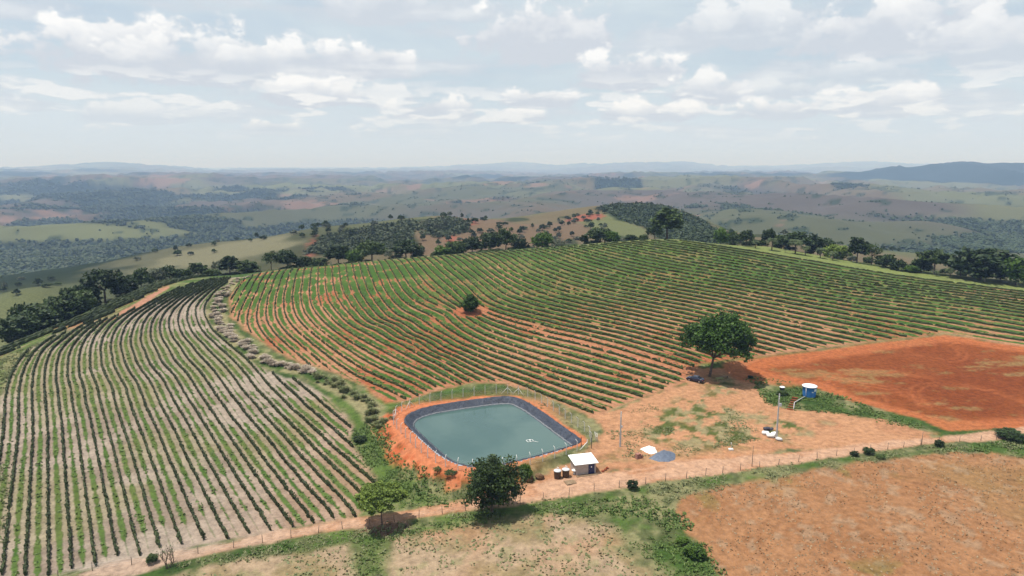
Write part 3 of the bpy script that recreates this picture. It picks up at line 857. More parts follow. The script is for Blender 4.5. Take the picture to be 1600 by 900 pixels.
def row_mesh(name, lines, width, high, step, gap, seed, plant=0.0, leaves=0, skip=None):
    VV, FF, off = [], [], 0
    rg = np.random.default_rng(seed)
    for P in lines:
        Q = resample(P, step)
        n = len(Q)
        T = np.gradient(Q, axis=0); T /= np.maximum(np.hypot(T[:, 0], T[:, 1]), 1e-6)[:, None]
        N = np.stack([-T[:, 1], T[:, 0]], 1)
        s = np.arange(n) * step
        gx = fbm(Q[:, 0], Q[:, 1], 7, 3, 901); gl = fbm(Q[:, 0], Q[:, 1], 2.3, 2, 907)
        vig = .55 + .9 * fbm(Q[:, 0], Q[:, 1], 9, 4, 915, .65)
        keep = ((gx * .45 + gl * .55) > gap) & (rg.random(n) > (.025 if plant else .01))
        if plant: keep &= ((s + rg.random() * 7) % 6.8 > .75) | (fbm(Q[:, 0], Q[:, 1], 35, 2, 955) < .53) | (Q[:, 1] < 225)
        if skip is not None: keep &= ~skip(Q[:, 0], Q[:, 1])
        pl = 1.0
        if plant: pl = .62 + .38 * np.abs(np.sin(np.pi * s / plant + rg.random() * 3))
        z0 = height(Q[:, 0], Q[:, 1])
        w = width * (.8 + .4 * rg.random(n)) * vig * pl
        h = high * (.85 + .3 * rg.random(n)) * (.7 + .3 * vig) * (.75 + .25 * pl)
        jit = rg.normal(0, .10, (n, 6, 3)) * [1, 1, .8]
        sd = rg.normal(0, .06, n)
        V = np.zeros((n, 6, 3))
        for q, (a, c) in enumerate(RING):
            V[:, q, 0] = Q[:, 0] + N[:, 0] * (a * w / 2 + sd); V[:, q, 1] = Q[:, 1] + N[:, 1] * (a * w / 2 + sd)
            V[:, q, 2] = z0 + (.12 if c > 0 else -.1) + c * h
        V[:, 1:5] += jit[:, 1:5]
        # where a plant is missing only the low cordon runs on
        gp = ~keep
        if gp.any():
            for q, (a, c) in enumerate(RING):
                V[gp, q, 0] = Q[gp, 0] + N[gp, 0] * a * .03; V[gp, q, 1] = Q[gp, 1] + N[gp, 1] * a * .03; V[gp, q, 2] = z0[gp] + .02 + c * .06
        VV.append(V.reshape(-1, 3))
        i = np.arange(n - 1)
        for q in range(5):
            FF.append(np.stack([off + i * 6 + q, off + i * 6 + q + 1, off + (i + 1) * 6 + q + 1, off + (i + 1) * 6 + q], 1))
        e = np.array([0, n - 1])
        FF.append(np.stack([off + e * 6 + 0, off + e * 6 + 1, off + e * 6 + 4, off + e * 6 + 5], 1)); FF.append(np.stack([off + e * 6 + 1, off + e * 6 + 2, off + e * 6 + 3, off + e * 6 + 4], 1))
        off += n * 6
        if leaves:
            m = int(n * step * leaves)
            k = rg.integers(0, n, m); k = k[keep[k]]; m = len(k)
            if m:
                a = rg.uniform(-.75, .75, m); c = rg.uniform(.25, 1.2, m)
                cx = Q[k, 0] + N[k, 0] * a * w[k] + T[k, 0] * rg.uniform(-.4, .4, m) * step; cy = Q[k, 1] + N[k, 1] * a * w[k] + T[k, 1] * rg.uniform(-.4, .4, m) * step
                cz = z0[k] + .1 + c * h[k]
                q = leaf_quads(np.stack([cx, cy, cz], 1), rg.uniform(.06, .17, m), rg)
                VV.append(q.reshape(-1, 3)); FF.append(off + np.arange(m * 4).reshape(-1, 4)); off += m * 4
    return mesh_np(name, np.concatenate(VV), np.concatenate(FF), False)
def leaf_quads(c, s, rg, up=.5):
    """randomly turned square leaves or sprays at the given centres"""
    m = len(c)
    nrm = rg.normal(0, 1, (m, 3)); nrm[:, 2] = np.abs(nrm[:, 2]) + up
    nrm /= np.linalg.norm(nrm, axis=1)[:, None]
    a = np.cross(nrm, rg.normal(0, 1, (m, 3))); a /= np.maximum(np.linalg.norm(a, axis=1), 1e-6)[:, None]
    b = np.cross(nrm, a)
    s = np.asarray(s).reshape(-1, 1); asp = rg.uniform(.55, 1.0, (m, 1))
    a = a * s; b = b * s * asp
    k = rg.uniform(.5, .9, (m, 1))
    return np.stack([c - a - b * k, c + a - b, c + a * k + b, c - a + b * k], 1)
ORD = ['first', 'second', 'third', 'fourth', 'fifth', 'sixth', 'seventh', 'eighth', 'ninth', 'tenth', 'eleventh', 'twelfth', 'thirteenth', 'fourteenth', 'fifteenth', 'sixteenth', 'seventeenth', 'eighteenth', 'nineteenth']
TENS = {2: 'twent', 3: 'thirt', 4: 'fort', 5: 'fift', 6: 'sixt', 7: 'sevent'}
def ordinal(n):
    if n <= 19: return ORD[n - 1]
    t, u = divmod(n, 10)
    return TENS[t] + ('ieth' if u == 0 else 'y-' + ORD[u - 1])
def build_rows():
    LL = contours(UL, POLY['left']); ks = sorted(LL)
    n = len(ks)
    for i, k in enumerate(ks):
        me = row_mesh('vine_row', LL[k], .25, .70, .5, .22, 100 + k, 0, 9)
        o = link('vine_row', me, MAT['vine_left'])
        tag(o, 'dark vine row of the left vineyard, %s from the dry grass bank' % ordinal(n - i), 'vine row', 'vine rows of the left vineyard')
    cx, cy = px2g(737, 487)
    skip = lambda x, y: np.hypot((x - cx) * .8, y - cy) < 4.6
    RR = contours(UR, POLY['right'], 2.0); ks = sorted(RR)
    for i, k in enumerate(ks):
        lines = [p for p in RR[k] if len(p) > 9] or RR[k][:1]
        dist = np.mean([np.hypot(p[:, 0], p[:, 1]).mean() for p in lines])
        me = row_mesh('vine_row', lines, .32, .60, .55 if dist < 230 else .8, .29, 300 + k, 1.25, 6 if dist < 240 else 3, skip)
        o = link('vine_row', me, MAT['vine_right'])
        tag(o, 'green vine row of the domed hill, %s counted from its left corner' % ordinal(i + 1), 'vine row', 'vine rows of the domed hill')
    TT = contours(UT, POLY['terrace'], 2.0)
    for i, k in enumerate(sorted(TT)):
        me = row_mesh('vine_row', TT[k], .7, .95, .9, .3, 500 + k, 0, 4)
        o = link('vine_row', me, MAT['vine_left'])
        tag(o, 'short vine row of the far left terrace, %s from the earth track' % ordinal(i + 1), 'vine row', 'vine rows of the narrow terrace')
    print('rows', len(LL), len(RR), len(TT))
build_rows()

# ------------------------------------------------------------------ mesh builder for solid things
class MB:
    def __init__(self): self.v = []; self.f = []; self.s = []
    def add(self, V, F, smooth=False):
        o = len(self.v); self.v += [tuple(p) for p in V]; self.f += [tuple(o + i for i in f) for f in F]; self.s += [smooth] * len(F); return self
    def box(self, c, size, rz=0.0, taper=1.0, tilt=None):
        hx, hy, hz = size[0] / 2, size[1] / 2, size[2] / 2
        V = []
        for sz in (-1, 1):
            k = 1 if sz < 0 else taper
            for sx, sy in ((-1, -1), (1, -1), (1, 1), (-1, 1)):
                V.append(Vector((sx * hx * k, sy * hy * k, sz * hz)))
        if tilt is not None:
            from mathutils import Euler
            V = [Euler(tilt).to_matrix() @ p for p in V]
        cr, sr = math.cos(rz), math.sin(rz)
        V = [(c[0] + p.x * cr - p.y * sr, c[1] + p.x * sr + p.y * cr, c[2] + p.z) for p in V]
        return self.add(V, [(0, 3, 2, 1), (4, 5, 6, 7), (0, 1, 5, 4), (1, 2, 6, 5), (2, 3, 7, 6), (3, 0, 4, 7)])
    def tube(self, pts, rad, n=8, cap=True, smooth=True):
        pts = [Vector(p) for p in pts]
        if not isinstance(rad, (list, tuple, np.ndarray)): rad = [rad] * len(pts)
        V = []
        up = Vector((0, 0, 1))
        prev = None
        for i, p in enumerate(pts):
            t = (pts[min(i + 1, len(pts) - 1)] - pts[max(i - 1, 0)])
            t = t.normalized() if t.length > 1e-9 else Vector((0, 0, 1))
            if prev is None:
                a = t.cross(Vector((1, 0, 0)) if abs(t.x) < .8 else Vector((0, 1, 0))).normalized()
            else:
                a = (prev - t * prev.dot(t)).normalized()
            prev = a
            b = t.cross(a)
            for k in range(n):
                an = 2 * math.pi * k / n
                V.append(p + (a * math.cos(an) + b * math.sin(an)) * rad[i])
        F = []
        for i in range(len(pts) - 1):
            for k in range(n):
                F.append((i * n + k, i * n + (k + 1) % n, (i + 1) * n + (k + 1) % n, (i + 1) * n + k))
        self.add(V, F, smooth)
        if cap:
            o = len(self.v) - len(V)
            self.f += [tuple(o + k for k in reversed(range(n))), tuple(o + (len(pts) - 1) * n + k for k in range(n))]; self.s += [False, False]
        return self
    def lathe(self, prof, c=(0, 0, 0), n=20, smooth=True):
        V = []; F = []
        for r, z in prof:
            for k in range(n):
                a = 2 * math.pi * k / n; V.append((c[0] + r * math.cos(a), c[1] + r * math.sin(a), c[2] + z))
        for i in range(len(prof) - 1):
            for k in range(n):
                F.append((i * n + k, i * n + (k + 1) % n, (i + 1) * n + (k + 1) % n, (i + 1) * n + k))
        self.add(V, F, smooth)
        o = len(self.v) - len(V)
        self.f += [tuple(o + k for k in reversed(range(n))), tuple(o + (len(prof) - 1) * n + k for k in range(n))]; self.s += [False, False]
        return self
    def mesh(self, name):
        me = bpy.data.meshes.new(name); me.from_pydata(self.v, [], self.f)
        me.polygons.foreach_set('use_smooth', self.s); me.update(); return me
    def build(self, name, mat, parent=None, loc=None): return link(name, self.mesh(name), MAT[mat], parent, loc)
def empty(name, loc, rz=0.0, scale=None):
    o = bpy.data.objects.new(name, None); COL.objects.link(o); o.location = loc; o.rotation_euler = (0, 0, rz)
    o.empty_display_size = .2
    if scale is not None: o.scale = scale
    return o
def top_z(x, y, py):
    """height at which a vertical line over (x, y) crosses photo row py"""
    v = (450 - py) / FPX
    return CAM_H + y * (v * CP - SP) / (CP + v * SP)
def ground_pt(px, py, **kw):
    x, y = px2g(px, py, **kw); return Vector((x, y, hgt(x, y)))

# ------------------------------------------------------------------ vegetation materials
mat_plain('bark', (.075, .055, .042), (.13, .10, .08), 3.0, .9, .1, bump=.05)
mat_plain('bark_pale', (.30, .28, .25), (.42, .40, .36), 3.0, .9, .1)
mat_leaf('leaf_dark', (.009, .020, .005), (.046, .078, .019), .16, .35)
mat_leaf('leaf_mango', (.010, .028, .004), (.070, .140, .016), .22, .45)
mat_leaf('leaf_mid', (.018, .034, .008), (.075, .115, .028), .2, .35)
mat_leaf('leaf_light', (.10, .145, .025), (.28, .37, .075), .28, .35)
mat_leaf('leaf_bright', (.035, .075, .010), (.115, .195, .028), .3, .35)
mat_leaf('leaf_grey', (.060, .075, .045), (.14, .16, .105), .2, .35)
mat_leaf('leaf_palm', (.040, .060, .022), (.12, .155, .065), .2, .6)
mat_leaf('grass_green', (.060, .105, .020), (.17, .24, .062), .25, .3)
mat_leaf('grass_mixed', (.085, .115, .035), (.27, .27, .135), .25, .25)
mat_leaf('grass_dry', (.30, .25, .19), (.66, .57, .47), .25, .35)
mat_leaf('wood_far', (.016, .030, .010), (.052, .078, .026), .1, .02)

mat_leaf('scrub', (.026, .038, .015), (.066, .084, .036), .12, .03)
mat_leaf('straw', (.14, .09, .05), (.40, .30, .18), .1, .3)
# ------------------------------------------------------------------ trees
def crown_mesh(name, rg, R, H, z0, clumps, per, leaf, squash=.75, shell=.5, lop=.25, cut=-0.55):
    """leaf sprays gathered in clumps through an uneven crown; returns the mesh and the clump centres"""
    d = rg.normal(0, 1, (clumps * 3, 3)); d /= np.linalg.norm(d, axis=1)[:, None]
    d = d[d[:, 2] > cut][:clumps]
    k = rg.uniform(shell, 1.0, (len(d), 1)) ** .6
    lob = 1 + lop * (np.sin(3 * np.arctan2(d[:, 1], d[:, 0]) + rg.random() * 6) * .5 + np.sin(5 * np.arctan2(d[:, 1], d[:, 0]) + rg.random() * 6) * .35 + rg.normal(0, .35, len(d)))[:, None]
    c = d * k * lob * [R, R, H / 2] * .86
    c[:, 2] += z0 + H / 2
    cr = rg.uniform(.16, .30, (len(c), 1)) * min(R, H / 2)
    n = per
    o = rg.normal(0, .55, (len(c), n, 3)); L = np.linalg.norm(o, axis=2, keepdims=True); o = o / np.maximum(L, 1e-6) * np.minimum(L, 1.15)
    o[:, :, 2] *= squash
    P = (c[:, None, :] + o * cr[:, None, :]).reshape(-1, 3)
    q = leaf_quads(P, rg.uniform(.6, 1.25, len(P)) * leaf, rg, .35)
    return mesh_np(name, q.reshape(-1, 3), np.arange(len(P) * 4).reshape(-1, 4)), c
def trunk_mesh(name, rg, th, rad, centres, nb=7, lean=0.0, thin=.35):
    m = MB()
    top = Vector((lean * th + rg.normal(0, .03) * th, rg.normal(0, .03) * th, th))
    m.tube([(0, 0, -.3), (0, 0, .25), tuple(top * .5), tuple(top)], [rad * 1.45, rad * 1.1, rad * .9, rad * .75], 8)
    idx = rg.permutation(len(centres))[:nb]
    for i in idx:
        e = Vector(centres[i]); mid = top.lerp(e, .5) + Vector((0, 0, -.06 * (e - top).length))
        m.tube([tuple(top - Vector((0, 0, rad))), tuple(mid), tuple(e)], [rad * .6, rad * .38, rad * .12], 6)
    return m.mesh(name)
PROTO = {}
def proto(kind, seed):
    rg = np.random.default_rng(seed)
    spec = {  # R, crown height, crown base, clumps, per, leaf, trunk height, trunk radius
        'round': (4.6, 8.4, 1.3, 90, 22, .36, 3.6, .24), 'tall': (3.1, 9.0, .9, 80, 22, .34, 4.0, .22), 'bush': (4.8, 8.8, .2, 100, 22, .38, 2.5, .2),
        'wide': (5.4, 7.4, 2.2, 95, 22, .36, 4.4, .26), 'loose': (4.2, 7.4, 2.4, 60, 14, .30, 4.2, .2), 'dot': (4.5, 8.0, 1.6, 36, 12, .75, 3.0, .3)}[kind]
    Rr, H, z0, cl, per, leaf, th, tr = spec
    me, c = crown_mesh('crown', rg, Rr, H, z0, cl, per, leaf, cut=-.75 if kind in ('bush',) else -.5)
    tm = trunk_mesh('trunk', rg, th, tr, c, 6)
    tm.materials.append(MAT['bark']); me.materials.append(MAT['leaf_dark'])
    PROTO.setdefault(kind, []).append((me, tm, 2 * Rr, z0 + H))
for k in ('round', 'tall', 'bush', 'wide', 'loose', 'dot'):
    for s in range(3): proto(k, 40 + s * 7 + len(k))
TREE_N = [0]
def put_tree(x, y, width, high, kind, mat, label, group=None, cat='tree', name='tree', sink=0.0):
    me, tm, w0, h0 = PROTO[kind][TREE_N[0] % len(PROTO[kind])]; TREE_N[0] += 1
    r = empty(name, (x, y, hgt(x, y) - sink), TREE_N[0] * 2.399, (width / w0, width / w0, high / h0))
    c = link('crown', me, None, r)
    if mat != 'leaf_dark':
        c.material_slots[0].link = 'OBJECT'; c.material_slots[0].material = MAT[mat]
    link('trunk', tm, None, r)
    tag(r, label, cat, group)
    return r
# tree line behind the vineyards: photo column, top row, width in photo pixels, metres behind the crest, shape, leaf
TL = [(6, 490, 66, 10, 'bush', 'leaf_dark'), (34, 482, 60, 12, 'bush', 'leaf_dark'), (60, 468, 62, 13, 'bush', 'leaf_mid'), (86, 460, 56, 12, 'bush', 'leaf_dark'), (112, 452, 44, 9, 'bush', 'leaf_mid'), (22, 470, 44, 34, 'bush', 'leaf_mid'),
      (72, 460, 40, 34, 'bush', 'leaf_mid'), (100, 447, 40, 26, 'round', 'leaf_dark'), (122, 440, 40, 16, 'bush', 'leaf_dark'), (152, 420, 66, 14, 'wide', 'leaf_dark'), (185, 430, 40, 14, 'bush', 'leaf_dark'),
      (213, 420, 30, 16, 'round', 'leaf_mid'), (236, 419, 30, 14, 'round', 'leaf_grey'), (258, 415, 28, 14, 'round', 'leaf_dark'), (280, 419, 30, 10, 'bush', 'leaf_mid'), (305, 410, 28, 12, 'tall', 'leaf_dark'),
      (325, 420, 26, 8, 'bush', 'leaf_mid'), (338, 406, 22, 14, 'loose', 'leaf_grey'), (355, 399, 34, 12, 'tall', 'leaf_dark'), (384, 407, 34, 12, 'round', 'leaf_mid'),
      (421, 392, 26, 8, 'loose', 'leaf_mid'), (447, 390, 34, 12, 'round', 'leaf_dark'), (473, 399, 26, 12, 'bush', 'leaf_dark'), (496, 402, 28, 10, 'bush', 'leaf_mid'),
      (527, 382, 38, 14, 'round', 'leaf_dark'), (552, 389, 26, 10, 'bush', 'leaf_bright'), (580, 378, 50, 14, 'wide', 'leaf_mid'), (612, 389, 26, 12, 'loose', 'leaf_grey'), (634, 375, 44, 12, 'round', 'leaf_dark'),
      (652, 388, 18, 10, 'bush', 'leaf_dark'), (692, 384, 28, 10, 'bush', 'leaf_bright'), (712, 376, 36, 12, 'bush', 'leaf_mid'), (738, 371, 36, 14, 'round', 'leaf_dark'), (766, 362, 36, 16, 'round', 'leaf_dark'), (790, 356, 34, 14, 'round', 'leaf_mid'),
      (812, 371, 24, 10, 'bush', 'leaf_dark'), (848, 362, 32, 8, 'bush', 'leaf_bright'), (872, 372, 24, 20, 'loose', 'leaf_grey'), (913, 366, 14, 8, 'tall', 'leaf_dark'), (938, 356, 44, 12, 'round', 'leaf_mid'), (955, 360, 28, 8, 'bush', 'leaf_bright'),
      (984, 366, 20, 12, 'bush', 'leaf_dark'), (1006, 366, 16, 12, 'bush', 'leaf_mid'), (1023, 350, 24, 4, 'round', 'leaf_dark'), (1042, 324, 46, 8, 'tall', 'leaf_mid'),
      (1126, 356, 22, 18, 'bush', 'leaf_bright'), (1145, 362, 18, 24, 'round', 'leaf_mid'), (1166, 360, 24, 16, 'round', 'leaf_mid'), (1200, 357, 22, 34, 'round', 'leaf_dark'),
      (1222, 366, 30, 28, 'bush', 'leaf_mid'), (1244, 363, 44, 26, 'round', 'leaf_dark'), (1272, 366, 26, 34, 'bush', 'leaf_dark'), (1292, 372, 26, 36, 'bush', 'leaf_mid'), (1310, 381, 34, 20, 'bush', 'leaf_light'),
      (1342, 370, 28, 16, 'tall', 'leaf_dark'), (1365, 379, 26, 16, 'loose', 'leaf_mid'), (1388, 396, 30, 16, 'bush', 'leaf_mid'), (1408, 405, 24, 12, 'bush', 'leaf_dark'), (1430, 414, 26, 12, 'bush', 'leaf_bright'),
      (1466, 390, 52, 16, 'wide', 'leaf_mid'), (1445, 402, 30, 18, 'bush', 'leaf_dark'), (1540, 386, 88, 14, 'bush', 'leaf_dark'), (1508, 402, 34, 22, 'round', 'leaf_dark'), (1572, 404, 34, 22, 'round', 'leaf_dark'), (1598, 400, 46, 10, 'bush', 'leaf_bright'), (1640, 398, 60, 14, 'round', 'leaf_dark')]
TL.sort()
CX = np.array([c[0] for c in CREST], float); CD = np.array([c[2] for c in CREST], float)
LOOK = {'leaf_dark': 'dark green', 'leaf_mid': 'mid green', 'leaf_bright': 'bright green', 'leaf_light': 'yellowish green', 'leaf_grey': 'greyish'}
SHAPE = {'bush': 'bushy', 'round': 'round-crowned', 'tall': 'tall', 'wide': 'spreading', 'loose': 'thin-crowned'}
def build_treeline():
    vis = [t for t in TL if t[0] <= 1600]
    for i, (px, pt, w, back, kind, mt) in enumerate(TL):
        D = float(np.interp(px, CX, CD)) + back
        u = (px - 800) / FPX
        # ground point at that view depth
        y = D * CP + 4; x = u * D
        zt = top_z(x, y, pt); zg = hgt(x, y)
        h = max(2.5, zt - zg); wd = w * D / FPX * 1.08
        lab = '%s %s tree behind the vines, %s in the tree line from the left' % (SHAPE[kind], LOOK[mt], ordinal(i + 1))
        put_tree(x, y, wd, h + .2, kind, mt, lab, 'tree line behind the vineyards', sink=.2)
build_treeline()
def undergrowth():
    rg = np.random.default_rng(61); k = 0
    for px in np.concatenate([np.arange(2, 1010, 15.0), np.arange(1120, 1600, 24.0)]):
        px = px + rg.normal(0, 4)
        D = float(np.interp(px, CX, CD)) + (rg.uniform(9, 15) if px < 1100 else rg.uniform(28, 36))
        x = (px - 800) / FPX * D; y = D * CP + 4
        zt = top_z(x, y, float(np.interp(px, CX, [c[1] for c in CREST])) - rg.uniform(1, 8) - (4 if px > 1100 else 0) * 0)
        h = max(1.6, zt - hgt(x, y)) if px < 1100 else rg.uniform(2.2, 4.0)
        put_tree(x, y, rg.uniform(4.5, 7.5), h, 'bush', ['leaf_dark', 'leaf_mid', 'leaf_mid', 'leaf_grey'][int(rg.integers(0, 4))], 'low bush filling the gaps of the tree line behind the vines', 'bushes under the tree line', 'shrub', 'shrub', .2)
undergrowth()

# palms along the far edge of the vineyard
def palm_mesh(seed):
    rg = np.random.default_rng(seed)
    V = []; n = 30
    VV, FF, off = [], [], 0
    for k in range(n):
        a = 2 * math.pi * k / n + rg.normal(0, .15); e0 = rg.uniform(.15, 1.25); L = rg.uniform(2.6, 3.4)
        p = np.array([0, 0, 5.0]); pts = [p.copy()]; el = e0
        for s in range(5):
            p = p + L / 5 * np.array([math.cos(a) * math.cos(el), math.sin(a) * math.cos(el), math.sin(el)]); pts.append(p.copy()); el -= rg.uniform(.28, .46)
        pts = np.array(pts); sd_ = np.array([-math.sin(a), math.cos(a), 0.0])
        for s in range(5):
            for sg in (-1, 1):
                for q in range(3):
                    b0 = pts[s] + (pts[s + 1] - pts[s]) * q / 3; b1 = b0 + (pts[s + 1] - pts[s]) * .2
                    w = .85 * (1 - abs(s - 2) * .2); tip = sd_ * sg * w + np.array([0, 0, -.35 * w]) + (pts[s + 1] - pts[s]) * .5
                    VV += [b0, b1, b1 + tip, b0 + tip]; FF.append((off, off + 1, off + 2, off + 3)); off += 4
    me = mesh_np('fronds', np.array(VV), np.array(FF)); me.materials.append(MAT['leaf_palm'])
    t = MB().tube([(0, 0, -.3), (.05, 0, 1.5), (0, .06, 3.2), (0, 0, 5.1)], [.26, .2, .17, .16], 8).mesh('trunk'); t.materials.append(MAT['bark'])
    return me, t
PALM = [palm_mesh(s) for s in (1, 2, 3)]
PALMS = [(1153, 381, 389, 'tiny'), (1181, 377, 396, 'slender'), (1207, 373, 403, 'bushy twin-trunked'), (1228, 393, 405, 'tiny'), (1244, 376, 401, 'slender'), (1260, 385, 411, 'full'), (1284, 389, 408, 'small'), (1304, 394, 417, 'full'), (1413, 428, 443, 'tiny'), (1470, 424, 442, 'small thin'), (1492, 420, 443, 'full')]
for i, (px, pt, pb, ad) in enumerate(PALMS):
    D = float(np.interp(px, CX, CD)) + 9
    u = (px - 800) / FPX; y = D * CP + 4; x = u * D
    h = max(1.6, top_z(x, y, pt) - hgt(x, y))
    me, t = PALM[i % 3]; s = h / 6.3
    r = empty('palm_tree', (x, y, hgt(x, y)), i * 1.7, (s * 1.3, s * 1.3, s * 1.08))
    link('fronds', me, None, r); link('trunk', t, None, r)
    tag(r, '%s palm at the far grassy edge of the vines, %s palm from the left' % (ad, ordinal(i + 1)), 'palm', 'palms along the grassy strip')

# bare branching trees
def bare_tree(name, loc, high, spread, mat, seed, label, levels=4, stems=1, cat='tree', leaves=None):
    rg = np.random.default_rng(seed); m = MB(); tips = []
    def grow(p, d, L, r, lev):
        n = 3; pts = [p]; q = p
        for s in range(n):
            d = (d + Vector(rg.normal(0, .13, 3)) + Vector((0, 0, .04))).normalized(); q = q + d * (L / n); pts.append(q)
        m.tube([tuple(v) for v in pts], [r, r * .85, r * .75, r * .6], 5 if lev < 2 else 4)
        if lev >= levels: tips.append(q); return
        for k in range(int(rg.integers(2, 4))):
            an = rg.uniform(0, 6.28); sp = rg.uniform(.35, .8) * spread
            e = (d + Vector((math.cos(an) * sp, math.sin(an) * sp, rg.uniform(-.05, .3)))).normalized()
            grow(pts[2] if k == 0 else q, e, L * rg.uniform(.6, .85), r * .62, lev + 1)
    r0 = empty(name, loc)
    for s in range(stems):
        off = Vector((rg.normal(0, .25), rg.normal(0, .25), -.2)) if stems > 1 else Vector((0, 0, -.2))
        grow(off, Vector((rg.normal(0, .2) * (stems > 1), rg.normal(0, .2) * (stems > 1), 1)).normalized(), high * .36, high * .026 if stems == 1 else high * .018, 1)
    m.build('branches', mat, r0)
    if leaves:
        P = np.array([tuple(t) for t in tips]); P = np.repeat(P, leaves[1], 0) + rg.normal(0, leaves[2], (len(P) * leaves[1], 3))
        q = leaf_quads(P, rg.uniform(.6, 1.2, len(P)) * leaves[3], rg); link('foliage', mesh_np('foliage', q.reshape(-1, 3), np.arange(len(P) * 4).reshape(-1, 4)), MAT[leaves[0]], r0)
    tag(r0, label, cat)
    return r0
D = float(np.interp(1548, CX, CD)) + 10; x = (1548 - 800) / FPX * D; y = D * CP + 4
bare_tree('dead_tree', (x, y, hgt(x, y)), top_z(x, y, 396) - hgt(x, y) + .5, 1.0, 'bark_pale', 5, 'dead leafless pale grey tree in front of the big dark tree on the right')
p = ground_pt(262, 889)
bare_tree('bare_shrub', tuple(p), 3.6, 1.0, 'bark', 9, 'nearly leafless brown shrub beside the road at the bottom left', 4, 6, 'shrub', ('leaf_mid', 1, .35, .10))
p = ground_pt(238, 879)
put_tree(p.x, p.y, 1.8, 1.3, 'bush', 'leaf_mid', 'small round green shrub beside the leafless shrub at the bottom left', None, 'shrub', 'shrub')

# the trees that stand alone
def hero(name, px, py, top, wpx, mat, seed, label, z0f, clumps, per, leaf, trunk, off=0.0, squash=.7, shell=.45, th=None, lop=.25, nb=9, cut=-.5):
    p = ground_pt(px, py); rg = np.random.default_rng(seed)
    Dv = p.y * CP - (p.z - CAM_H) * SP
    h = top_z(p.x, p.y, top) - p.z; Rr = wpx * Dv / FPX / 2
    r = empty(name, tuple(p))
    me, c = crown_mesh('crown', rg, Rr, h * (1 - z0f), h * z0f, clumps, per, leaf, squash, shell, lop, cut)
    me.transform(__import__('mathutils').Matrix.Translation((off, 0, 0))); c = c + [off, 0, 0]
    link('crown', me, MAT[mat], r); link('trunk', trunk_mesh('trunk', rg, th or h * (z0f + .12), trunk, c, nb, off / h), MAT['bark'], r)
    tag(r, label, 'tree')
    return r
hero('mango_tree', 1109, 588, 492, 112, 'leaf_mango', 3, 'big spreading dark green tree shading the parked car beside the red plot', .22, 210, 85, .30, .34, 2.4, th=5.2)
hero('small_tree', 735, 488, 461, 29, 'leaf_mango', 4, 'small round dark tree alone in a bare red patch among the vines', -.06, 80, 60, .20, .16, 0, th=1.6, cut=-.85)
hero('road_tree', 768, 800, 717, 86, 'leaf_mid', 6, 'dense dark tree on the near roadside below the pond', .06, 190, 60, .17, .26, .2, th=2.8, cut=-.7, lop=.42)
hero('light_tree', 597, 820, 756, 84, 'leaf_light', 8, 'light green flat-topped tree on brown litter beside the road', .34, 130, 95, .17, .11, -.3, .6, .35, th=2.2, nb=16, lop=.2)
# one bright shrub at the right foot of the roadside tree
p = ground_pt(822, 750); put_tree(p.x, p.y, 2.6, 3.2, 'bush', 'leaf_bright', 'bright green shrub behind the dense dark roadside tree', None, 'shrub', 'shrub')
for (px, py, w, h, mt, lab) in [(988, 764, 2.0, 2.1, 'leaf_dark', 'round dark shrub on the lower road verge below the tarpaulin'), (1086, 868, 3.0, 2.0, 'leaf_bright', 'larger green shrub in the grass wedge near the bottom edge'), (1066, 848, 1.9, 1.2, 'leaf_bright', 'small green shrub just above the larger one in the grass wedge'),
                                (1335, 712, 1.5, 1.2, 'leaf_dark', 'left one of two small dark shrubs on the verge above the ploughed field'), (1357, 709, 2.0, 1.6, 'leaf_dark', 'right one of two small dark shrubs on the verge above the ploughed field'), (1375, 716, 1.8, 1.0, 'leaf_mid', 'low shrub below the pair of dark shrubs on the verge'), (1467, 697, 1.8, 1.6, 'leaf_dark', 'dark shrub at the roadside left of the thick green grass'),
                                (1578, 684, 5.0, 2.2, 'leaf_dark', 'wide dark shrub at the right edge of the photo by the road'), (683, 737, 1.5, 1.1, 'leaf_mid', 'small green shrub on the orange pond bank'), (703, 742, 2.2, 1.0, 'leaf_mid', 'low green shrub at the foot of the orange pond bank'),
                                (1172, 591, 1.2, 1.0, 'leaf_dark', 'tiny dark bush at the right rim of the big tree shade'), (612, 655, 1.2, .8, 'leaf_mid', 'tiny shrub at the fence corner of the pond bank'), (350, 462, 2.2, 1.6, 'leaf_dark', 'small dark bush among the pale grass clumps near the crest'),
                                (562, 690, 2.4, 1.6, 'leaf_dark', 'dark leafy bush at the right end of the left vineyard'), (1222, 617, 2.6, 1.2, 'leaf_mid', 'green weedy bush below the small black tank')]:
    p = ground_pt(px, py); put_tree(p.x, p.y, w * 1.15, h * .8, 'loose' if w < 2.3 and mt == 'leaf_mid' else 'bush', mt, lab, None, 'shrub', 'shrub')

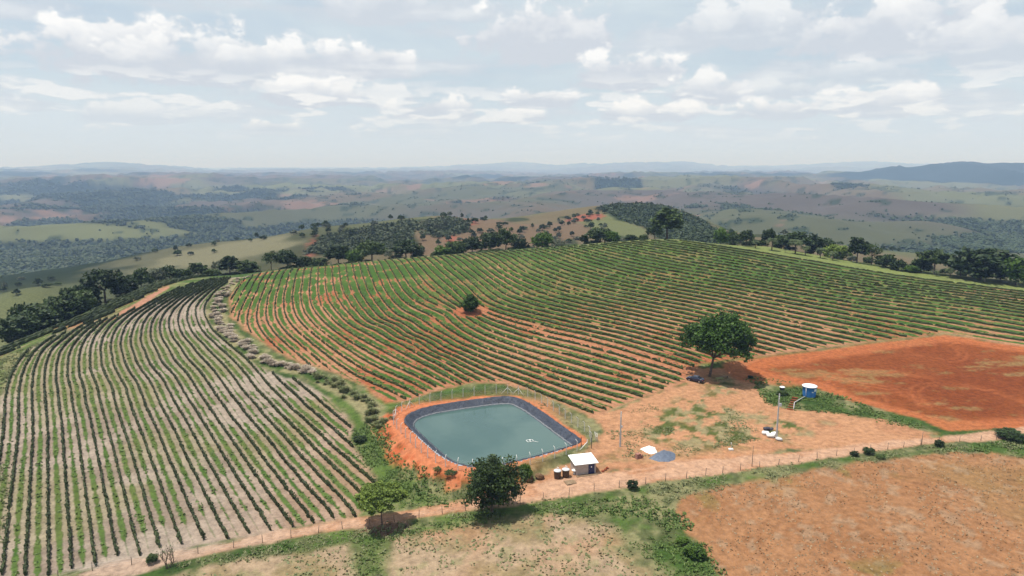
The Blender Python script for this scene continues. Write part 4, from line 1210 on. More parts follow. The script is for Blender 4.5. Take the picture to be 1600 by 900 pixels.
# trees dotted over the middle hills
def hill_trees():
    rg = np.random.default_rng(77)
    spots = []
    areas = [([(655, 395), (660, 352), (700, 336), (745, 338), (800, 352), (800, 385)], 46, 'brown hill behind the centre of the vineyard'),
             ([(800, 375), (810, 352), (885, 345), (940, 345), (960, 372), (880, 380)], 34, 'low saddle behind the vineyard crest'),
             ([(880, 343), (930, 328), (950, 326), (945, 334), (900, 346)], 14, 'ridge line above the red earth cut'),
             ([(440, 372), (470, 352), (560, 345), (650, 338), (640, 356), (520, 372)], 26, 'rough scrubby hill left of the centre'),
             ([(1120, 378), (1160, 358), (1260, 366), (1400, 384), (1420, 396), (1300, 385)], 26, 'pasture slope behind the palms'),
             ([(200, 410), (260, 388), (400, 366), (430, 372), (330, 398)], 14, 'pale pasture slope on the left'),
             ([(0, 470), (10, 440), (90, 428), (100, 445), (60, 460)], 9, 'small green meadow at the far left'),
             ([(1430, 402), (1500, 392), (1590, 404), (1590, 416), (1500, 412)], 12, 'slope behind the big dark tree on the right')]
    for poly, n, where in areas:
        P = np.array(poly, float); lo, hi = P.min(0), P.max(0); k = 0; tries = 0
        while k < n and tries < 4000:
            tries += 1
            q = rg.uniform(lo, hi)
            if sdf(P, np.array([q[0]]), np.array([q[1]]))[0] > 0: continue
            x, y = px2g(q[0], q[1], dmin=400, dmax=1150)
            if any((x - a) ** 2 + (y - b) ** 2 < 64 for a, b in spots): continue
            spots.append((x, y)); k += 1
            w = rg.uniform(3.2, 7); h = rg.uniform(2.8, 6)
            put_tree(x, y, w, h, 'dot', ['leaf_dark', 'leaf_mid', 'leaf_dark', 'leaf_grey'][int(rg.integers(0, 4))], 'small tree dotted on the ' + where, 'trees on the ' + where, sink=.4)
hill_trees()

# ------------------------------------------------------------------ woods too far off to count
def far_woods():
    rg = np.random.default_rng(99)
    pts = []
    # middle-hill woods
    for p in FOREST_G:
        lo, hi = p.min(0), p.max(0); area = np.prod(hi - lo)
        n = int(area / 7); q = rg.uniform(lo, hi, (n, 2)); q = q[sdf(p, q[:, 0], q[:, 1]) < 6 * (rg.random(n) - .3)]
        pts.append(np.hstack([q, rg.uniform(1.2, 2.9, (len(q), 1))]))
    # hollows and copses of the far country: closer ones as real crowns, the rest in the ground's colour
    n = 95000
    az = rg.uniform(R(-40), R(40), n); Dd = np.exp(rg.uniform(math.log(950), math.log(5200), n))
    x = Dd * np.sin(az); y = Dd * np.cos(az)
    w = woods_weight(x, y)
    f2 = fbm(x, y, 45, 3, 221)
    keep = (rg.random(n) < w * .9) | ((f2 > .63) & (rg.random(n) < .3))
    x, y, Dd = x[keep], y[keep], Dd[keep]
    pts.append(np.stack([x, y, np.where(w[keep] > .4, rg.uniform(2.2, 4.6, len(x)), rg.uniform(1.2, 2.6, len(x))) * (1 + Dd / 6500)], 1))
    Q = pts[0:len(FOREST_G)]; Q = np.concatenate(Q); m = 12
    c = np.column_stack([Q[:, :2], height(Q[:, 0], Q[:, 1])])
    o = rg.normal(0, .5, (len(Q), m, 3)); o[:, :, 2] = np.abs(o[:, :, 2]) * .7 + .1
    L = (c[:, None] + o * Q[:, None, 2:3]).reshape(-1, 3)
    q = leaf_quads(L, np.repeat(Q[:, 2], m) * rg.uniform(.22, .42, len(L)), rg, .6)
    isw = np.repeat(np.concatenate([np.full(len(pp), k == 2) for k, pp in enumerate(pts[:len(FOREST_G)])]), m)
    for nm, msk, mt, lab in (('ridge_woods', isw, 'wood_far', 'dense dark woods on the ridge behind the tall light tree'), ('hill_scrub', ~isw, 'scrub', 'grey green scrub covering the hills just behind the vineyard')):
        qq = q[msk]; o = link(nm, mesh_np(nm, qq.reshape(-1, 3), np.arange(len(qq) * 4).reshape(-1, 4)), MAT[mt]); tag(o, lab, None, None, 'stuff')
    pts = pts[len(FOREST_G):]
    P = np.concatenate(pts); n = len(P)
    z = height(P[:, 0], P[:, 1])
    # lumpy crown: a six-sided dome of 3 rings
    rings = [(.75, .15), (1.0, .55), (.62, 1.0)]
    k = 6
    V = np.zeros((n, 3 * k + 1, 3)); rad = P[:, 2]
    ph = rg.uniform(0, 6.28, n)
    for i, (r, h) in enumerate(rings):
        for j in range(k):
            a = ph + 2 * np.pi * (j + .5 * i) / k; rr = rad * r * rg.uniform(.7, 1.2, n)
            V[:, i * k + j, 0] = P[:, 0] + rr * np.cos(a); V[:, i * k + j, 1] = P[:, 1] + rr * np.sin(a); V[:, i * k + j, 2] = z + rad * (h * 1.35 - .2) * rg.uniform(.8, 1.15, n)
    V[:, 3 * k, 0] = P[:, 0]; V[:, 3 * k, 1] = P[:, 1]; V[:, 3 * k, 2] = z + rad * 1.35
    T = []
    for i in range(2):
        for j in range(k):
            a, b, c, d = i * k + j, i * k + (j + 1) % k, (i + 1) * k + (j + 1) % k, (i + 1) * k + j
            T += [(a, b, c), (a, c, d)]
    for j in range(k): T.append((2 * k + j, 2 * k + (j + 1) % k, 3 * k))
    T = np.array(T)
    F = (np.arange(n)[:, None, None] * (3 * k + 1) + T[None]).reshape(-1, 3)
    o = link('far_woods', mesh_np('far_woods', V.reshape(-1, 3), F), MAT['wood_far']); tag(o, 'dark woods in the hollows and on the slopes of the far hills', None, None, 'stuff')
    print('far woods', n)
far_woods()

# ------------------------------------------------------------------ grasses
def tuft_mesh(name, seed, n, high, spread, width, curl=.9):
    rg = np.random.default_rng(seed); VV = []; FF = []; off = 0
    for k in range(n):
        a = rg.uniform(0, 6.28); r0 = rg.uniform(0, .35) * spread; L = high * rg.uniform(.65, 1.15); out = rg.uniform(.1, 1) * curl
        b = np.array([r0 * math.cos(a), r0 * math.sin(a), -.05]); d = np.array([math.cos(a), math.sin(a), 0]); s = np.array([-math.sin(a), math.cos(a), 0])
        p1 = b + d * out * .25 * spread + [0, 0, L * .55]; p2 = b + d * out * .9 * spread + [0, 0, L * (1 - .28 * out)]
        w = width * rg.uniform(.6, 1.3)
        VV += [b - s * w, b + s * w, p1 + s * w * 1.1, p1 - s * w * 1.1, p2 + s * w * .9, p2 - s * w * .9]
        FF += [(off, off + 1, off + 2, off + 3), (off + 3, off + 2, off + 4, off + 5)]; off += 6
    return mesh_np(name, np.array(VV), np.array(FF))
def dry_bank():
    protos = [tuft_mesh('dry_grass_clump', s, 190, 1.35, 1.9, .07) for s in (1, 2, 3, 4)]
    for m in protos: m.materials.append(MAT['grass_dry'])
    green = [tuft_mesh('grass_clump', s, 110, 1.3, 1.6, .08) for s in (5, 6)]
    for m in green: m.materials.append(MAT['grass_mixed'])
    L = resample(DRYBANK, 1.7); n = len(L); rg = np.random.default_rng(5)
    cut = px2g(490, 583); j = int(np.argmin(np.hypot(L[:, 0] - cut[0], L[:, 1] - cut[1])))
    k = 0
    for i in range(n):
        for rep in range(2 if i > 6 else 1):
            x, y = L[i] + rg.normal(0, .95, 2); s = rg.uniform(.4, 1.0)
            if i < 14: s *= .7
            isdry = i <= j
            o = link('dry_grass_clump' if isdry else 'grass_clump', protos[k % 4] if isdry else green[k % 2], None, None, (x, y, hgt(x, y))); k += 1
            o.rotation_euler = (0, 0, rg.uniform(0, 6.28)); o.scale = (s, s, s * rg.uniform(.8, 1.15))
            if isdry: tag(o, 'pale pinkish dry grass clump on the bank between the two vineyards', 'grass clump', 'dry grass clumps on the curved bank')
            else: tag(o, 'greyish green grass clump on the bank running down to the pond corner', 'grass clump', 'green grass clumps on the lower bank')
dry_bank()
def scatter_grass(name, polys, per_m2, size, mat, seed, label, noise_thr=.35, blades=5, pxs=True):
    rg = np.random.default_rng(seed); out = []
    for pp in polys:
        P = G(pp) if pxs else pp
        lo, hi = P.min(0), P.max(0); n = int(np.prod(hi - lo) * per_m2)
        q = rg.uniform(lo, hi, (n, 2)); d = sdf(P, q[:, 0], q[:, 1]); q = q[d < .6 * rg.normal(0, 1, n)]
        q = q[fbm(q[:, 0], q[:, 1], 5, 3, seed) > noise_thr]; out.append(q)
    q = np.concatenate(out); m = len(q)
    z = height(q[:, 0], q[:, 1]); s = rg.uniform(.5, 1.3, m) * size * (.6 + .8 * fbm(q[:, 0], q[:, 1], 7, 2, seed + 9))
    VV = np.zeros((m, blades, 4, 3))
    for b in range(blades):
        a = rg.uniform(0, 6.28, m); L = s * rg.uniform(.7, 1.2, m); w = s * .22; o = rg.uniform(.25, 1.0, m)
        bx = q[:, 0] + rg.normal(0, .3, m) * s; by = q[:, 1] + rg.normal(0, .3, m) * s
        sx, sy = -np.sin(a) * w, np.cos(a) * w
        tx, ty, tz = bx + np.cos(a) * o * L, by + np.sin(a) * o * L, z + L * .5
        VV[:, b, 0] = np.stack([bx - sx, by - sy, z - .03], 1); VV[:, b, 1] = np.stack([bx + sx, by + sy, z - .03], 1)
        VV[:, b, 2] = np.stack([tx + sx * .8, ty + sy * .8, tz], 1); VV[:, b, 3] = np.stack([tx - sx * .8, ty - sy * .8, tz], 1)
    o = link(name, mesh_np(name, VV.reshape(-1, 3), np.arange(m * blades * 4).reshape(-1, 4)), MAT[mat]); tag(o, label, None, None, 'stuff')
    print(name, m)
scatter_grass('verge_grass', [[(260, 888), (400, 856), (560, 828), (740, 800), (900, 776), (1060, 753), (1300, 717), (1450, 698), (1600, 686), (1600, 716), (1480, 705), (1300, 729), (1150, 757), (1060, 778), (940, 808), (880, 802), (720, 820), (600, 846), (540, 852), (330, 882)]], 5.0, .34, 'grass_mixed', 11, 'mixed green and dry grass along the lower road verge', .42)
scatter_grass('verge_weeds', [[(380, 862), (560, 834), (740, 806), (880, 790), (1000, 775), (1058, 790), (1085, 835), (1140, 905), (1050, 905), (990, 855), (945, 815), (880, 804), (720, 820), (590, 850), (595, 900), (565, 900), (560, 850)], [(1470, 703), (1600, 688), (1600, 716), (1540, 706)]], 4.6, .40, 'grass_green', 12, 'lush green weeds in the wedge between the lower fields', .46)
scatter_grass('bank_weeds', [[(548, 672), (600, 655), (606, 690), (630, 725), (690, 755), (730, 775), (700, 792), (630, 792), (592, 755), (560, 712)], [(1168, 588), (1230, 596), (1290, 612), (1380, 645), (1460, 672), (1400, 664), (1350, 650), (1300, 645), (1200, 634)]], 4.6, .42, 'grass_green', 13, 'thick green weeds on the bank below the pond and along the red plot', .36)
scatter_grass('fence_grass', [[(600, 640), (640, 626), (700, 614), (790, 602), (830, 616), (880, 640), (928, 672), (930, 690), (905, 676), (850, 640), (800, 614), (740, 616), (660, 630)], [(930, 690), (990, 640), (1100, 610), (1190, 640), (1180, 690), (1080, 710), (980, 716)]], 4.0, .28, 'grass_mixed', 14, 'thin grass along the pond fence and over the yard', .52)
scatter_grass('field_edge_grass', [[(0, 560), (60, 535), (150, 505), (200, 492), (120, 520), (60, 545), (30, 565), (0, 610)], [(0, 720), (12, 760), (0, 860)]], 2.0, .6, 'grass_mixed', 15, 'yellowish grass along the left edge of the left vineyard', .3)
def alley_weeds():
    """low weeds growing in the middle of each alley between the vine rows"""
    rg = np.random.default_rng(21); out = []
    for U, nm, dens, thr in ((UL, 'left', 1.1, .40), (UR, 'right', .9, .47)):
        P = POLY[nm]; lo, hi = P.min(0), P.max(0)
        n = int(np.prod(hi - lo) * dens); q = rg.uniform(lo, hi, (n, 2))
        q = q[np.hypot(q[:, 0], q[:, 1]) < 250]
        q = q[sdf(P, q[:, 0], q[:, 1]) < -.5]
        u = U(q[:, 0], q[:, 1]); f = np.abs(u - np.floor(u) - .5)
        up = sstep(170, 262, q[:, 1]) if nm == 'right' else 0
        g = fbm(q[:, 0], q[:, 1], 6, 4, 102) * .5 + fbm(q[:, 0], q[:, 1], 26, 4, 101) * .5
        q = q[(f < .13 + .08 * (nm == 'right')) & (g + .08 * up > thr + .3 * f)]
        out.append(q)
    cx, cy = px2g(737, 487)
    q = np.concatenate(out); q = q[np.hypot(q[:, 0] - cx, q[:, 1] - cy) > 8]
    q = np.repeat(q, 3, 0) + rg.normal(0, .16, (len(q) * 3, 2)); m = len(q)
    z = height(q[:, 0], q[:, 1]) + rg.uniform(.03, .22, m)
    L = leaf_quads(np.stack([q[:, 0], q[:, 1], z], 1), rg.uniform(.10, .24, m), rg, .9)
    o = link('alley_weeds', mesh_np('alley_weeds', L.reshape(-1, 3), np.arange(m * 4).reshape(-1, 4)), MAT['weed']); tag(o, 'low green weeds growing in strips between the vine rows', None, None, 'stuff')
    print('alley weeds', m)
alley_weeds()
def field_litter():
    """clods, stubble stalks and low sprigs lying on the two foreground fields"""
    rg = np.random.default_rng(31)
    for nm, obj, mat, dens, lab in (('stubble', 'stubble_stalks', 'grass_mixed', 3.2, 'pale stubble stalks and low sprigs on the bottom centre field'), ('ploughed', 'crop_residue', 'straw', 3.0, 'dry crop residue strewn over the ploughed field')):
        P = POLY[nm]; lo, hi = P.min(0), P.max(0); n = int(np.prod(hi - lo) * dens); q = rg.uniform(lo, hi, (n, 2)); q = q[sdf(P, q[:, 0], q[:, 1]) < 0]
        q = q[fbm(q[:, 0], q[:, 1], 4, 3, 7) > .42]; m = len(q)
        s = rg.uniform(.05, .16, m) * (1.6 if nm == 'stubble' else 1.0)
        L = leaf_quads(np.stack([q[:, 0], q[:, 1], height(q[:, 0], q[:, 1]) + s * .5], 1), s, rg, .4)
        o = link(obj, mesh_np(obj, L.reshape(-1, 3), np.arange(m * 4).reshape(-1, 4)), MAT[mat]); tag(o, lab, None, None, 'stuff'); print(obj, m)
field_litter()

# ------------------------------------------------------------------ pond
mat_plain('concrete', (.66, .64, .61), (.54, .52, .49), 4, .85, .2)
mat_plain('concrete_grey', (.50, .49, .48), (.40, .39, .38), 3, .85, .2)
mat_plain('white_paint', (.78, .78, .76), (.70, .70, .68), 2, .5, .4)
mat_plain('white_roof', (.82, .82, .80), (.76, .76, .74), 1.5, .55, .3)
mat_plain('wall_render', (.44, .36, .32), (.36, .29, .25), 2.5, .9, .1, bump=.01)
mat_plain('navy_paint', (.012, .020, .075), (.016, .026, .09), 4, .4, .4)
mat_plain('brown_tank', lin(120, 92, 72), lin(96, 70, 54), 3, .6, .3)
mat_plain('grey_lid', (.55, .56, .58), (.45, .46, .48), 3, .5, .4)
mat_plain('blue_tank', (.035, .16, .46), (.045, .19, .50), 2, .45, .4)
mat_plain('black_plastic', (.014, .014, .016), (.022, .022, .024), 3, .5, .4)
mat_plain('dark_bag', (.02, .02, .035), (.05, .05, .07), 5, .5, .4)
mat_plain('tarp', lin(132, 144, 164), lin(104, 116, 138), 2.0, .45, .5, bump=.06)
mat_plain('white_sheet', (.80, .80, .77), (.68, .68, .66), 2.0, .6, .3, bump=.05)
mat_plain('pink_block', lin(214, 164, 148), lin(190, 130, 114), 5, .9, .1)
mat_plain('rock', lin(176, 146, 112), lin(96, 64, 42), 1.2, .9, .1, bump=.1)
mat_plain('terracotta', lin(186, 106, 74), lin(160, 84, 56), 3, .9, .1)
mat_plain('old_wood', (.10, .08, .065), (.17, .145, .12), 4, .9, .1)
mat_plain('pale_wood', lin(196, 170, 140), lin(170, 142, 112), 3, .85, .1)
mat_plain('steel', (.32, .33, .34), (.42, .43, .44), 5, .45, .5, .6)
mat_plain('yellow_paint', lin(190, 190, 110), lin(160, 165, 90), 3, .6, .3)
mat_plain('car_paint', (.012, .016, .035), (.014, .019, .042), 1, .22, .6)
mat_plain('car_glass', (.02, .025, .03), (.02, .025, .03), 1, .05, .8)
mat_plain('rubber', (.015, .015, .015), (.02, .02, .02), 4, .8, .2)
mat_plain('rim_metal', (.45, .46, .48), (.5, .5, .52), 4, .35, .5, .7)
mat_plain('red_lamp', (.35, .02, .015), (.4, .03, .02), 4, .3, .5)
def mat_liner():
    t, b, out = newmat('pond_liner')
    geo = t.new('ShaderNodeNewGeometry'); sep = t.new('ShaderNodeSeparateXYZ'); t.link(geo.outputs['Position'], sep.inputs[0])
    n = t.noise(geo.outputs['Position'], .8, 5, .6, .6); w = t.noise(geo.outputs['Position'], 1.7, 4, .6, 1.2)
    c = t.mix(t.ramp(n, .3, .7), col4((.014, .019, .034)), col4((.034, .044, .070)))
    scum = t.ramp(t.m('ABSOLUTE', t.m('SUBTRACT', t.m('ADD', sep.outputs[2], t.m('MULTIPLY', t.m('SUBTRACT', n, .5), .12)), WATER_Z + .13)), .03, .09, 1.0, 0.0)
    c = t.mix(t.m('MULTIPLY', scum, .5), c, col4((.30, .31, .31)))
    t.link(c, b.inputs['Base Color']); b.inputs['Roughness'].default_value = .45; b.inputs['Specular IOR Level'].default_value = .5
    bp = t.new('ShaderNodeBump'); bp.inputs['Strength'].default_value = 1.0; bp.inputs['Distance'].default_value = .4
    t.link(w, bp.inputs['Height']); t.link(bp.outputs[0], b.inputs['Normal'])
    t, b, out = newmat('pond_water')
    geo = t.new('ShaderNodeNewGeometry')
    n = t.noise(geo.outputs['Position'], .06, 4, .55, .5)
    t.link(t.mix(t.ramp(n, .35, .65), col4((.036, .080, .074)), col4((.060, .108, .096))), b.inputs['Base Color'])
    b.inputs['Roughness'].default_value = .06; b.inputs['Specular IOR Level'].default_value = .5
    rp = t.noise(geo.outputs['Position'], 1.6, 3, .6, .3)
    bp = t.new('ShaderNodeBump'); bp.inputs['Strength'].default_value = .25; bp.inputs['Distance'].default_value = .04
    t.link(rp, bp.inputs['Height']); t.link(bp.outputs[0], b.inputs['Normal'])
mat_liner()
def offset_poly(P, d):
    T = np.roll(P, -1, 0) - np.roll(P, 1, 0); T /= np.hypot(T[:, 0], T[:, 1])[:, None]
    a = .5 * np.sum(P[:, 0] * np.roll(P[:, 1], -1) - np.roll(P[:, 0], -1) * P[:, 1])
    N = np.stack([T[:, 1], -T[:, 0]], 1) * (1 if a > 0 else -1)         # outward
    return P + N * d
def even(P, step):
    Q = np.vstack([P, P[:1]]); d = np.concatenate([[0], np.cumsum(np.hypot(*np.diff(Q, axis=0).T))]); n = int(round(d[-1] / step))
    s = np.linspace(0, d[-1], n, endpoint=False); return np.stack([np.interp(s, d, Q[:, 0]), np.interp(s, d, Q[:, 1])], 1)
def build_pond():
    P = even(POND, .6); n = len(P); rg = np.random.default_rng(3)
    root = empty('farm_pond', (float(P[:, 0].mean()), float(P[:, 1].mean()), WATER_Z))
    off = np.array(root.location)
    rings = [(.2, POND_Z - .03), (.05, POND_Z + .06), (-.15, POND_Z + .02), (-.7, POND_Z - .45), (-1.3, POND_Z - .85), (-2.0, WATER_Z), (-3.6, WATER_Z - .9)]
    V = []
    for i, (d, z) in enumerate(rings):
        Q = offset_poly(P, d); wr = rg.normal(0, .05 if 1 < i < 6 else .03, n)
        zz = z + (wr if i not in (5,) else 0); Q = Q + rg.normal(0, .05, (n, 2))
        V.append(np.column_stack([Q, np.full(n, 0) + zz]))
    V = np.concatenate(V) - off; F = []
    for i in range(len(rings) - 1):
        for k in range(n): F.append((i * n + k, i * n + (k + 1) % n, (i + 1) * n + (k + 1) % n, (i + 1) * n + k))
    o = link('liner', mesh_np('liner', V, np.array(F), True), MAT['pond_liner'], root)
    Q = offset_poly(P, -2.02); me = bpy.data.meshes.new('water'); me.from_pydata([(a - off[0], b - off[1], 0.0) for a, b in Q], [], [tuple(range(n))]); me.update()
    link('water', me, MAT['pond_water'], root)
    tag(root, 'lined farm pond with rounded corners full of teal water', 'pond')
build_pond()
# concrete fence posts with bent tops round the pond
def pond_fence():
    P = even(sm_closed(offset_poly(even(POND, 3.0), 2.7), 1), 2.75); n = len(P)
    c = P.mean(0); root = empty('pond_fence', (float(c[0]), float(c[1]), POND_Z)); off = root.location.copy()
    m = MB(); m.tube([(0, 0, -.3), (0, 0, 1.95), (.12, 0, 2.15), (.40, 0, 2.36)], [.075, .065, .06, .05], 6, smooth=False); pm = m.mesh('post'); pm.materials.append(MAT['concrete'])
    gate = np.array(px2g(918, 697)); keep = []
    zs = height(P[:, 0], P[:, 1])
    for i in range(n):
        if np.hypot(*(P[i] - gate)) < 2.0: keep.append(False); continue
        keep.append(True)
        d = c - P[i]; a = math.atan2(d[1], d[0])
        o = link('post', pm, None, root, (P[i, 0] - off[0], P[i, 1] - off[1], zs[i] - off[2])); o.rotation_euler = (0, 0, a)
    # bracing struts at the corners
    st = MB()
    for px, py in ((633, 634), (792, 607), (814, 613), (610, 652)):
        g = np.array(px2g(px, py)); i = int(np.argmin(np.hypot(*(P - g).T)))
        for j in (i - 1, (i + 1) % n):
            e = P[i] + (P[j] - P[i]) * .55
            st.tube([(P[i, 0] - off[0], P[i, 1] - off[1], zs[i] - off[2] + 1.5), (e[0] - off[0], e[1] - off[1], zs[j] - off[2] - .05)], .055, 6)
    st.build('brace', 'concrete', root)
    w = MB()
    for h in (.25, .6, .95, 1.3, 1.65, 1.95):
        for i in range(n):
            j = (i + 1) % n
            if keep[i] and keep[j]:
                w.tube([(P[i, 0] - off[0], P[i, 1] - off[1], zs[i] - off[2] + h), (P[j, 0] - off[0], P[j, 1] - off[1], zs[j] - off[2] + h)], .008, 3, False)
    wo = w.build('wire', 'steel', root); wo['kind'] = 'stuff'
    tag(root, 'fence of pale bent-top concrete posts and wire around the pond', 'fence')
pond_fence()
def road_fence():
    L = resample(G([(92, 906), (132, 894), (211, 882), (318, 864), (386, 852), (496, 833), (558, 823), (640, 812), (704, 801), (800, 789), (877, 776), (958, 763), (1060, 750), (1150, 736), (1300, 713), (1450, 694), (1600, 683)]), .5)
    d = np.concatenate([[0], np.cumsum(np.hypot(*np.diff(L, axis=0).T))]); rg = np.random.default_rng(8)
    s = 0; pts = []
    while s < d[-1]:
        pts.append((np.interp(s, d, L[:, 0]), np.interp(s, d, L[:, 1]))); s += rg.uniform(3.6, 5.2)
    root = empty('roadside_fence', (pts[0][0], pts[0][1], 0)); ox, oy = pts[0]
    pm = []
    for k in range(3):
        m = MB().tube([(0, 0, -.3), (.02 * k, .01, .7), (.03 * k, -.02, 1.35)], [.055, .05, .045], 6); me = m.mesh('post'); me.materials.append(MAT['old_wood']); pm.append(me)
    zs = [hgt(*p) for p in pts]
    for i, (x, y) in enumerate(pts):
        o = link('post', pm[i % 3], None, root, (x - ox, y - oy, zs[i])); o.scale = (1, 1, rg.uniform(.85, 1.15)); o.rotation_euler = (rg.normal(0, .04), rg.normal(0, .04), rg.uniform(0, 6))
    w = MB()
    for h in (.35, .7, 1.05):
        for i in range(len(pts) - 1):
            w.tube([(pts[i][0] - ox, pts[i][1] - oy, zs[i] + h), (pts[i + 1][0] - ox, pts[i + 1][1] - oy, zs[i + 1] + h)], .006, 3, False)
    wo = w.build('wire', 'steel', root); wo['kind'] = 'stuff'
    tag(root, 'old wooden post and wire fence along the lower edge of the dirt road', 'fence')
road_fence()

# ------------------------------------------------------------------ pump house and what stands round it
def build_shed():
    A = ground_pt(900, 743); B = ground_pt(931, 739); Cc = ground_pt(889, 733)
    ux = (B - A); ux.z = 0; W = ux.length; ux.normalize(); uy = Vector((-ux.y, ux.x, 0)); Dp = 3.0
    rz = math.atan2(ux.y, ux.x); c = A + ux * W / 2 + uy * Dp / 2
    z = min(A.z, B.z) ; r = empty('pump_house', (c.x, c.y, z), rz)
    hf, hb = 2.15, 2.45
    V = [(-W / 2, -Dp / 2, -.2), (W / 2, -Dp / 2, -.2), (W / 2, Dp / 2, -.2), (-W / 2, Dp / 2, -.2), (-W / 2, -Dp / 2, hf), (W / 2, -Dp / 2, hf), (W / 2, Dp / 2, hb), (-W / 2, Dp / 2, hb)]
    MB().add(V, [(0, 1, 5, 4), (1, 2, 6, 5), (2, 3, 7, 6), (3, 0, 4, 7), (4, 5, 6, 7)]).build('wall', 'wall_render', r)
    sl = (hb - hf) / Dp; m = MB(); ov = .38
    nx = 14; th = .05
    for i in range(nx):      # shallow corrugation
        x0 = -W / 2 - ov + (W + 2 * ov) * i / nx; x1 = -W / 2 - ov + (W + 2 * ov) * (i + 1) / nx; xm = (x0 + x1) / 2
        y0, y1 = -Dp / 2 - ov, Dp / 2 + ov; z0, z1 = hf - sl * ov + .03, hb + sl * ov + .03
        m.add([(x0, y0, z0), (xm, y0, z0 + .04), (x1, y0, z0), (x0, y1, z1), (xm, y1, z1 + .04), (x1, y1, z1)], [(0, 1, 4, 3), (1, 2, 5, 4)])
    m.add([(-W / 2 - ov, -Dp / 2 - ov, hf - sl * ov - .02), (W / 2 + ov, -Dp / 2 - ov, hf - sl * ov - .02), (W / 2 + ov, Dp / 2 + ov, hb + sl * ov - .02), (-W / 2 - ov, Dp / 2 + ov, hb + sl * ov - .02)], [(0, 3, 2, 1)])
    m.box((0, -Dp / 2 - ov + .02, hf - sl * ov + .005), (W + 2 * ov, .04, .05))
    m.build('roof', 'white_roof', r)
    dx = W * .27
    d = MB().box((dx, -Dp / 2 - .03, .95), (1.15, .06, 1.8)).build('door', 'navy_paint', r)
    MB().box((dx - .02, -Dp / 2 - .064, 1.35), (.20, .008, .26)).build('notice', 'white_paint', d)
    MB().box((dx - .45, -Dp / 2 - .085, .95), (.05, .05, .14)).build('handle', 'steel', d)
    MB().box((0, -Dp / 2 - .55, -.02), (W + .2, .5, .28)).build('step', 'pale_wood', r)
    tag(r, 'small plastered pump house with white sloping roof and navy door', 'shed')
    return r, ux, uy
build_shed()
for px, py, lab in ((871, 747, 'left one of two brown water tanks with grey lids beside the pump house'), (884, 745, 'right one of two brown water tanks with grey lids beside the pump house')):
    p = ground_pt(px, py); r = empty('water_tank', tuple(p))
    MB().lathe([(.56, -.05), (.60, .3), (.63, .85), (.66, 1.35), (.66, 1.42)], n=24).build('body', 'brown_tank', r)
    MB().lathe([(.70, 1.40), (.70, 1.48), (.55, 1.56), (.28, 1.63), (.10, 1.65)], n=24).build('lid', 'grey_lid', r)
    MB().tube([(.2, .1, 1.6), (.2, .1, 1.95), (-.1, .2, 2.0)], .05, 8).build('pipe', 'white_paint', r)
    tag(r, lab, 'water tank', 'brown tanks beside the pump house')
p = ground_pt(897, 741); r = empty('wash_basin', tuple(p)); MB().lathe([(.22, 0), (.18, .1), (.14, .5), (.2, .62)], n=14).build('pedestal', 'concrete', r); MB().lathe([(.20, .6), (.44, .72), (.46, .85), (.40, .84), (.30, .74)], n=18).build('bowl', 'white_paint', r); tag(r, 'white basin standing at the left wall of the pump house', 'basin')
def rock(px, py, size, seed, label, mat='rock', name='boulder', cat='boulder', squash=.8):
    p = ground_pt(px, py); rg = np.random.default_rng(seed); import bmesh
    bm = bmesh.new(); bmesh.ops.create_icosphere(bm, subdivisions=3, radius=1.0)
    dirs = [Vector(rg.normal(0, 1, 3)).normalized() for _ in range(14)]; ds = rg.uniform(.68, .98, 14)
    for v in bm.verts:
        s = 1.0; n = v.co.normalized()
        for dd, k in zip(dirs, ds):
            t = n.dot(dd)
            if t * s > k: s = k / t
        v.co = n * s * (1 + rg.normal(0, .012)); v.co.z *= squash
    bmesh.ops.scale(bm, vec=Vector(size) * .5, verts=bm.verts)
    me = bpy.data.meshes.new(name); bm.to_mesh(me); bm.free()
    o = link(name, me, MAT[mat], None, (p.x, p.y, p.z + size[2] * .28)); o.rotation_euler = (0, 0, rg.uniform(0, 6)); tag(o, label, cat); return o
rock(827, 752, (1.5, 1.3, 1.7), 1, 'pale brown boulder at the roadside nearest the dark tree')
rock(843, 748, (1.8, 1.4, 1.7), 2, 'darker brown boulder between the dark tree and the water tanks')
for i, (px, py) in enumerate(((942, 737), (946, 734.5), (949, 732))):
    rock(px, py, (.7, .55, .5), 10 + i, ['leftmost', 'middle', 'rightmost'][i] + ' of three small orange stones right of the pump house', 'terracotta', 'stone', 'stone')
p = ground_pt(891, 754); r = empty('wooden_cover', (p.x, p.y, p.z), .35)
for i in range(5): MB().box((0, -.62 + i * .31, .10), (1.9, .28, .05)).build('plank', 'pale_wood', r)
for sx in (-.7, .7): MB().box((sx, 0, .04), (.12, 1.5, .08)).build('batten', 'old_wood', r)
tag(r, 'low wooden plank cover lying on the road in front of the tanks', 'plank cover')
# gate at the pond's right corner
def build_gate():
    a, b = ground_pt(908, 700), ground_pt(924, 700.5); r = empty('pond_gate', tuple(a))
    d = b - a
    for q in (Vector((0, 0, 0)), d): MB().box((q.x, q.y, q.z + 1.05), (.12, .12, 2.3)).build('gate_post', 'black_plastic', r)
    m = d * .58; MB().tube([(m.x, m.y, m.z - .1), (m.x, m.y, m.z + 1.8)], .06, 8).build('leaf_post', 'concrete_grey', r)
    e = ground_pt(906, 703.5) - a; MB().tube([(e.x, e.y, e.z + .05), (m.x, m.y, m.z + 1.3)], .06, 8).build('brace', 'white_paint', r)
    w = MB()
    for h in (.5, .9, 1.3, 1.7): w.tube([(0, 0, h), (m.x, m.y, m.z + h)], .01, 4, False); w.tube([(m.x, m.y, m.z + h), (d.x, d.y, d.z + h)], .01, 4, False)
    w.build('gate_wire', 'steel', r); tag(r, 'narrow pond gate with black posts and a leaning white brace', 'gate')
build_gate()
p = ground_pt(932, 689); r = empty('leaning_posts', tuple(p))
